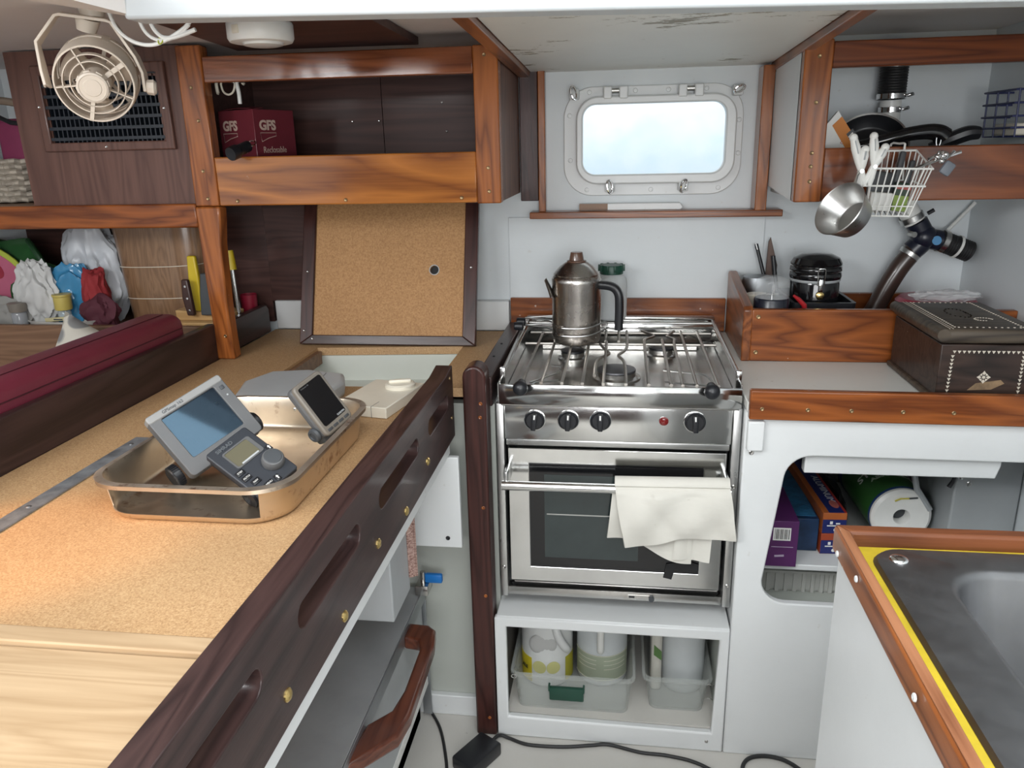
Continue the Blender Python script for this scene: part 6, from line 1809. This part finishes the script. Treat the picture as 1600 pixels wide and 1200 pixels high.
def tote(u, v):
    x = -1.735 + 0.235 * u - 0.055 * v * (u - 0.2) - 0.03 * (1 - v) * (0.5 - u)
    z = ZS + (0.225 - 0.10 * max(0, u - 0.62) * 2.6 + 0.0) * v
    return Vector((x, 1.925 + 0.05 * v - 0.030 * math.sin(PI * u) * math.sin(PI * min(1, v * 1.1)) + 0.006 * math.sin(u * 14 + v * 5), z))
part('bag_body', B().sheet(tote, 26, 20, 0.03), TG, t, 0.004, angle=1.0)
def ell(c, rx, rz, y, rot, n=32):
    return [(c[0] + rx * math.cos(a) * math.cos(rot) - rz * math.sin(a) * math.sin(rot), c[1] + rx * math.cos(a) * math.sin(rot) + rz * math.sin(a) * math.cos(rot)) for a in [2 * PI * k / n for k in range(n)]]
for nm, rx, rz, y, col in (('print_edge', 0.112, 0.066, 1.8895, (0.36, 0.42, 0.05)), ('print_flesh', 0.096, 0.052, 1.8885, (0.42, 0.10, 0.17)), ('print_seed', 0.034, 0.022, 1.8875, (0.26, 0.015, 0.035))):
    cc = (-1.655, 1.030) if nm != 'print_seed' else (-1.668, 1.045)
    part(nm, B().prism(ell(cc, rx, rz, y, -0.62), 'xz', y, y + 0.004), plain(nm + '_colour', col, 0.5), t, label={'print_edge': 'lime edge of the print', 'print_flesh': 'pink oval print', 'print_seed': 'dark red spot'}[nm])
part('bag_strap', B().tube([(-1.59, 1.94, 1.115), (-1.55, 1.91, 1.085), (-1.525, 1.91, 1.04), (-1.505, 1.93, 1.0)], 0.007, 8, False, 5), plain('deep_green_strap', (0.012, 0.05, 0.018), 0.5), t)
solo('grey_cloth', B().crumple((-1.655, 1.865, 0.925), (0.085, 0.035, 0.048), 2, 0.35), plain('grey_cotton', (0.26, 0.255, 0.24), 0.9), 'folded grey cloth below the green tote bag on berth shelf', 'cloth')
solo('white_plastic_bag', B().crumple((-1.440, 1.990, 1.015), (0.070, 0.05, 0.125), 11, 0.45, 5), plain('white_film', (0.50, 0.52, 0.55), 0.35), 'tall crumpled white plastic bag leaning on the bamboo mat roll', 'bag')
solo('white_paper_bag', B().crumple((-1.535, 1.872, 0.985), (0.050, 0.026, 0.068), 17, 0.55, 5), plain('white_wrap', (0.52, 0.52, 0.51), 0.5), 'small crumpled white wrapper left of the blue bag', 'bag')
solo('blue_plastic_bag', B().crumple((-1.466, 1.910, 0.968), (0.062, 0.030, 0.075), 23, 0.5, 5), plain('blue_film', (0.05, 0.23, 0.42), 0.2, coat=0.4), 'shiny crumpled blue plastic bag behind the yellow capped bottle', 'bag')
solo('red_cloth', B().crumple((-1.385, 1.90, 0.985), (0.030, 0.03, 0.062), 29, 0.4, 4), plain('red_cotton', (0.26, 0.018, 0.022), 0.8), 'bright red cloth hanging left of the bamboo mat roll', 'cloth')
solo('maroon_cloth', B().crumple((-1.365, 1.875, 0.925), (0.045, 0.03, 0.045), 31, 0.4, 4), plain('maroon_cotton', (0.085, 0.016, 0.028), 0.8), 'dark maroon cloth bunched below the bright red cloth', 'cloth')
t = thing('shaker_bottle', 'small glass bottle with broad yellow cap in front of blue bag', 'bottle', (-1.455, 1.855, 0.917))
part('bottle', B().lathe([(0, 0), (0.015, 0), (0.016, 0.002), (0.016, 0.022), (0.012, 0.028), (0, 0.028)], (-1.455, 1.855, 0.915), (0, 0, 1), 24), clear('bottle_glass', (0.6, 0.65, 0.65), 0.05, 0.45), t)
part('cap', B().lathe([(0.0205, 0.028), (0.0215, 0.031), (0.0215, 0.062), (0.0235, 0.064), (0.0235, 0.069), (0, 0.070)], (-1.455, 1.855, 0.915), (0, 0, 1), 28), plain('mustard_cap', (0.50, 0.40, 0.10), 0.45), t, label='mustard yellow cap')
t = thing('white_tray', 'shallow white tray with small items at front of berth shelf', 'tray', (-1.46, 1.86, ZS))
b = B().lathe([(0, 0), (0.085, 0), (0.098, 0.024), (0.104, 0.030), (0.100, 0.031), (0.083, 0.004), (0, 0.004)], (0, 0, 0), (0, 0, 1), 40)
b.bm.transform(Matrix.Translation((-1.462, 1.856, ZS)) @ Matrix.Diagonal((1.0, 0.36, 1, 1)))
part('tray', b, plain('dull_white_tray', (0.50, 0.48, 0.45), 0.5), t)
t = thing('yellow_tag', 'small cream yellow tag lying in the white tray', 'tag', (-1.47, 1.845, 0.912))
part('tag', B().obox((-1.468, 1.838, 0.920), (0.066, 0.006, 0.010), Matrix.Rotation(-0.08, 3, 'Y'), 0.001), plain('cream_tag', (0.52, 0.46, 0.26), 0.5), t)
part('tag_print', B().box(-1.475, -1.450, 1.8344, 1.8352, 0.918, 0.9215), CHAR, t)
t = thing('spice_jar', 'small clear jar with taupe lid on berth shelf below the green tote', 'jar', (-1.575, 1.835, ZS))
part('jar', B().lathe([(0, 0), (0.018, 0), (0.019, 0.003), (0.019, 0.050), (0.016, 0.056), (0, 0.056)], (-1.575, 1.838, ZS), (0, 0, 1), 24), clear('jar_glass', (0.40, 0.42, 0.45), 0.08, 0.6), t)
part('lid', B().lathe([(0.021, 0.056), (0.0235, 0.075), (0.0235, 0.079), (0, 0.080)], (-1.575, 1.838, ZS), (0, 0, 1), 24), TAUPE, t, label='taupe lid')
t = thing('pine_block', 'pale pine knife block board beside the teak post', 'board', (-1.06, 1.9, ZS))
part('board', B().box(-1.165, -1.005, 1.86, 1.99, ZS, 0.908).prism([(-1.162, 0.908), (-1.01, 0.908), (-1.01, 0.925), (-1.162, 0.935)], 'xz', 1.89, 1.97), PINE, t, 0.002)
def knife(name, label, x, y, z0, z1, w, mat, lean=0.0, rivets=False):
    t = thing(name, label, 'knife', (x, y, z0))
    b = B().prism([(x - w * 0.42, z0), (x + w * 0.42, z0), (x + w * 0.5 + lean, z0 + (z1 - z0) * 0.6), (x + w * 0.40 + lean, z1), (x - w * 0.34 + lean, z1), (x - w * 0.5 + lean, z0 + (z1 - z0) * 0.5)], 'xz', y, y + 0.014)
    part('handle', b, mat, t, 0.004, seg=3)
    if rivets:
        for k in range(3):
            c = (x + lean * (0.2 + 0.3 * k), y, z0 + (z1 - z0) * (0.15 + 0.33 * k))
            part('rivet', B().lathe([(0.0035, -0.0005), (0.003, 0.001), (0, 0.0012)], c, (0, -1, 0), 12), STEEL, t)
    return t
knife('riveted_knife', 'brown handled knife with three rivets right of bamboo mat roll', -1.105, 1.865, 0.925, 1.02, 0.024, plain('dark_brown_handle', (0.045, 0.018, 0.014), 0.4), -0.006, True)
knife('yellow_knife', 'yellow handled knife standing left of the teak post', -1.108, 1.905, 0.925, 1.075, 0.030, plain('yellow_handle', (0.62, 0.45, 0.02), 0.4), 0.0)
knife('black_shears', 'black plastic handled shears with red and white badge behind teak post', -1.058, 1.87, 0.925, 1.035, 0.052, CHAR, 0.008)
t = bpy.data.objects['black_shears']
part('badge', B().lathe([(0.011, 0), (0.011, 0.001), (0, 0.0012)], (-1.038, 1.8698, 0.985), (0, -1, 0), 20), WHITE_PL, t, label='white badge')
part('badge_mark', B().lathe([(0.006, 0), (0.006, 0.0008), (0, 0.001)], (-1.037, 1.8688, 0.985), (0, -1, 0), 16), plain('badge_red', (0.45, 0.03, 0.03), 0.4), t)
t = thing('yellow_screwdriver', 'yellow handled tool standing just right of the teak post', 'tool', (-1.0, 1.93, ZS))
part('handle', B().cyl((-1.008, 1.93, 1.035), (-1.013, 1.935, 1.085), 0.0115, 0.010, 16), bpy.data.materials['yellow_handle'], t)
part('shaft', B().cyl((-1.002, 1.925, 0.885), (-1.008, 1.93, 1.035), 0.006, n=12), STEEL, t)
t = thing('red_cup', 'small red cup on the shelf behind the short dark fiddle', 'cup', (-1.035, 2.03, ZS))
part('cup', B().lathe([(0, 0), (0.020, 0), (0.023, 0.065), (0.021, 0.065), (0.019, 0.003), (0, 0.003)], (-1.030, 2.045, ZS), (0, 0, 1), 24), plain('crimson_plastic', (0.30, 0.012, 0.035), 0.4), t)

# far left upper shelf
t = thing('wicker_basket', 'pale wicker basket with curved handle on far left upper shelf', 'basket', (-1.58, 1.92, 1.2175))
b = B()
for k in range(8):
    z = 1.226 + k * 0.0135
    ring = []
    for j in range(40):
        a = 2 * PI * j / 40
        w = 0.004 * (1 if (j + k) % 2 else -1)
        ring.append((-1.575 + (0.085 + w) * math.cos(a), 1.93 + (0.075 + w) * math.sin(a), z + 0.0015 * math.sin(j * 2.1)))
    b.tube(ring, 0.0062, 6, True)
part('weave', b, plain('grey_wicker', (0.36, 0.315, 0.26), 0.7, var=0.35, scale=30), t)
part('liner', B().lathe([(0, 0.003), (0.078, 0.003), (0.078, 0.10), (0.075, 0.10), (0.074, 0.006), (0, 0.006)], (-1.575, 1.93, 1.2175), (0, 0, 1), 32), plain('wicker_core', (0.22, 0.19, 0.15), 0.8), t)
part('handle', B().tube([(-1.600, 1.865, 1.31), (-1.598, 1.862, 1.40), (-1.580, 1.865, 1.445), (-1.545, 1.87, 1.465), (-1.50, 1.88, 1.46)], 0.0095, 10, False, 5), plain('brown_cane', (0.20, 0.15, 0.11), 0.6), t, label='brown cane handle')
t = thing('magenta_bag', 'magenta pouch with black zip standing in the wicker basket', 'bag', (-1.55, 1.93, 1.3))
part('pouch', B().box(-1.592, -1.495, 1.905, 1.96, 1.228, 1.425, 0.014, 4), plain('magenta_fabric', (0.20, 0.022, 0.075), 0.6, var=0.15), t)
part('zip', B().tube([(-1.57, 1.903, 1.428), (-1.54, 1.90, 1.415), (-1.50, 1.90, 1.41)], 0.006, 8), BLACK, t, label='black zip')

# ================================================================== FLOOR CABLES
t = thing('power_adapter', 'black power adapter brick with cords lying on the cabin floor', 'adapter', (-0.29, 1.43, 0.0))
part('brick', B().obox((-0.300, 1.412, 0.018), (0.062, 0.10, 0.034), Matrix.Rotation(-0.55, 3, 'Z'), 0.005), BLACK, t)
part('cord', B().tube([(-0.278, 1.445, 0.020), (-0.262, 1.488, 0.010), (-0.238, 1.488, 0.0045), (-0.190, 1.472, 0.0045), (-0.110, 1.474, 0.0045), (-0.045, 1.486, 0.0045), (-0.005, 1.492, 0.0045), (0.065, 1.476, 0.0045), (0.130, 1.472, 0.0045), (0.20, 1.452, 0.0045), (0.30, 1.38, 0.0045)], 0.0042, 8, False, 6), RUBBER, t)
t = thing('fridge_cable', 'thin black cable running from the fridge across the floor', 'cable', (-0.4, 1.45, 0.0))
part('cable', B().tube([(-0.452, 1.5505, 0.02), (-0.438, 1.5505, 0.006), (-0.405, 1.500, 0.004), (-0.375, 1.42, 0.004), (-0.360, 1.36, 0.004), (-0.35, 1.25, 0.004)], 0.0036, 8, False, 6), RUBBER, t)
t = thing('floor_cable', 'short loop of black cable on the floor beside the sink island', 'cable', (0.33, 1.48, 0.0))
part('cable', B().tube([(0.285, 1.42, 0.005), (0.290, 1.462, 0.005), (0.313, 1.488, 0.005), (0.357, 1.494, 0.005), (0.40, 1.474, 0.005), (0.46, 1.40, 0.005)], 0.0045, 8, False, 6), RUBBER, t)
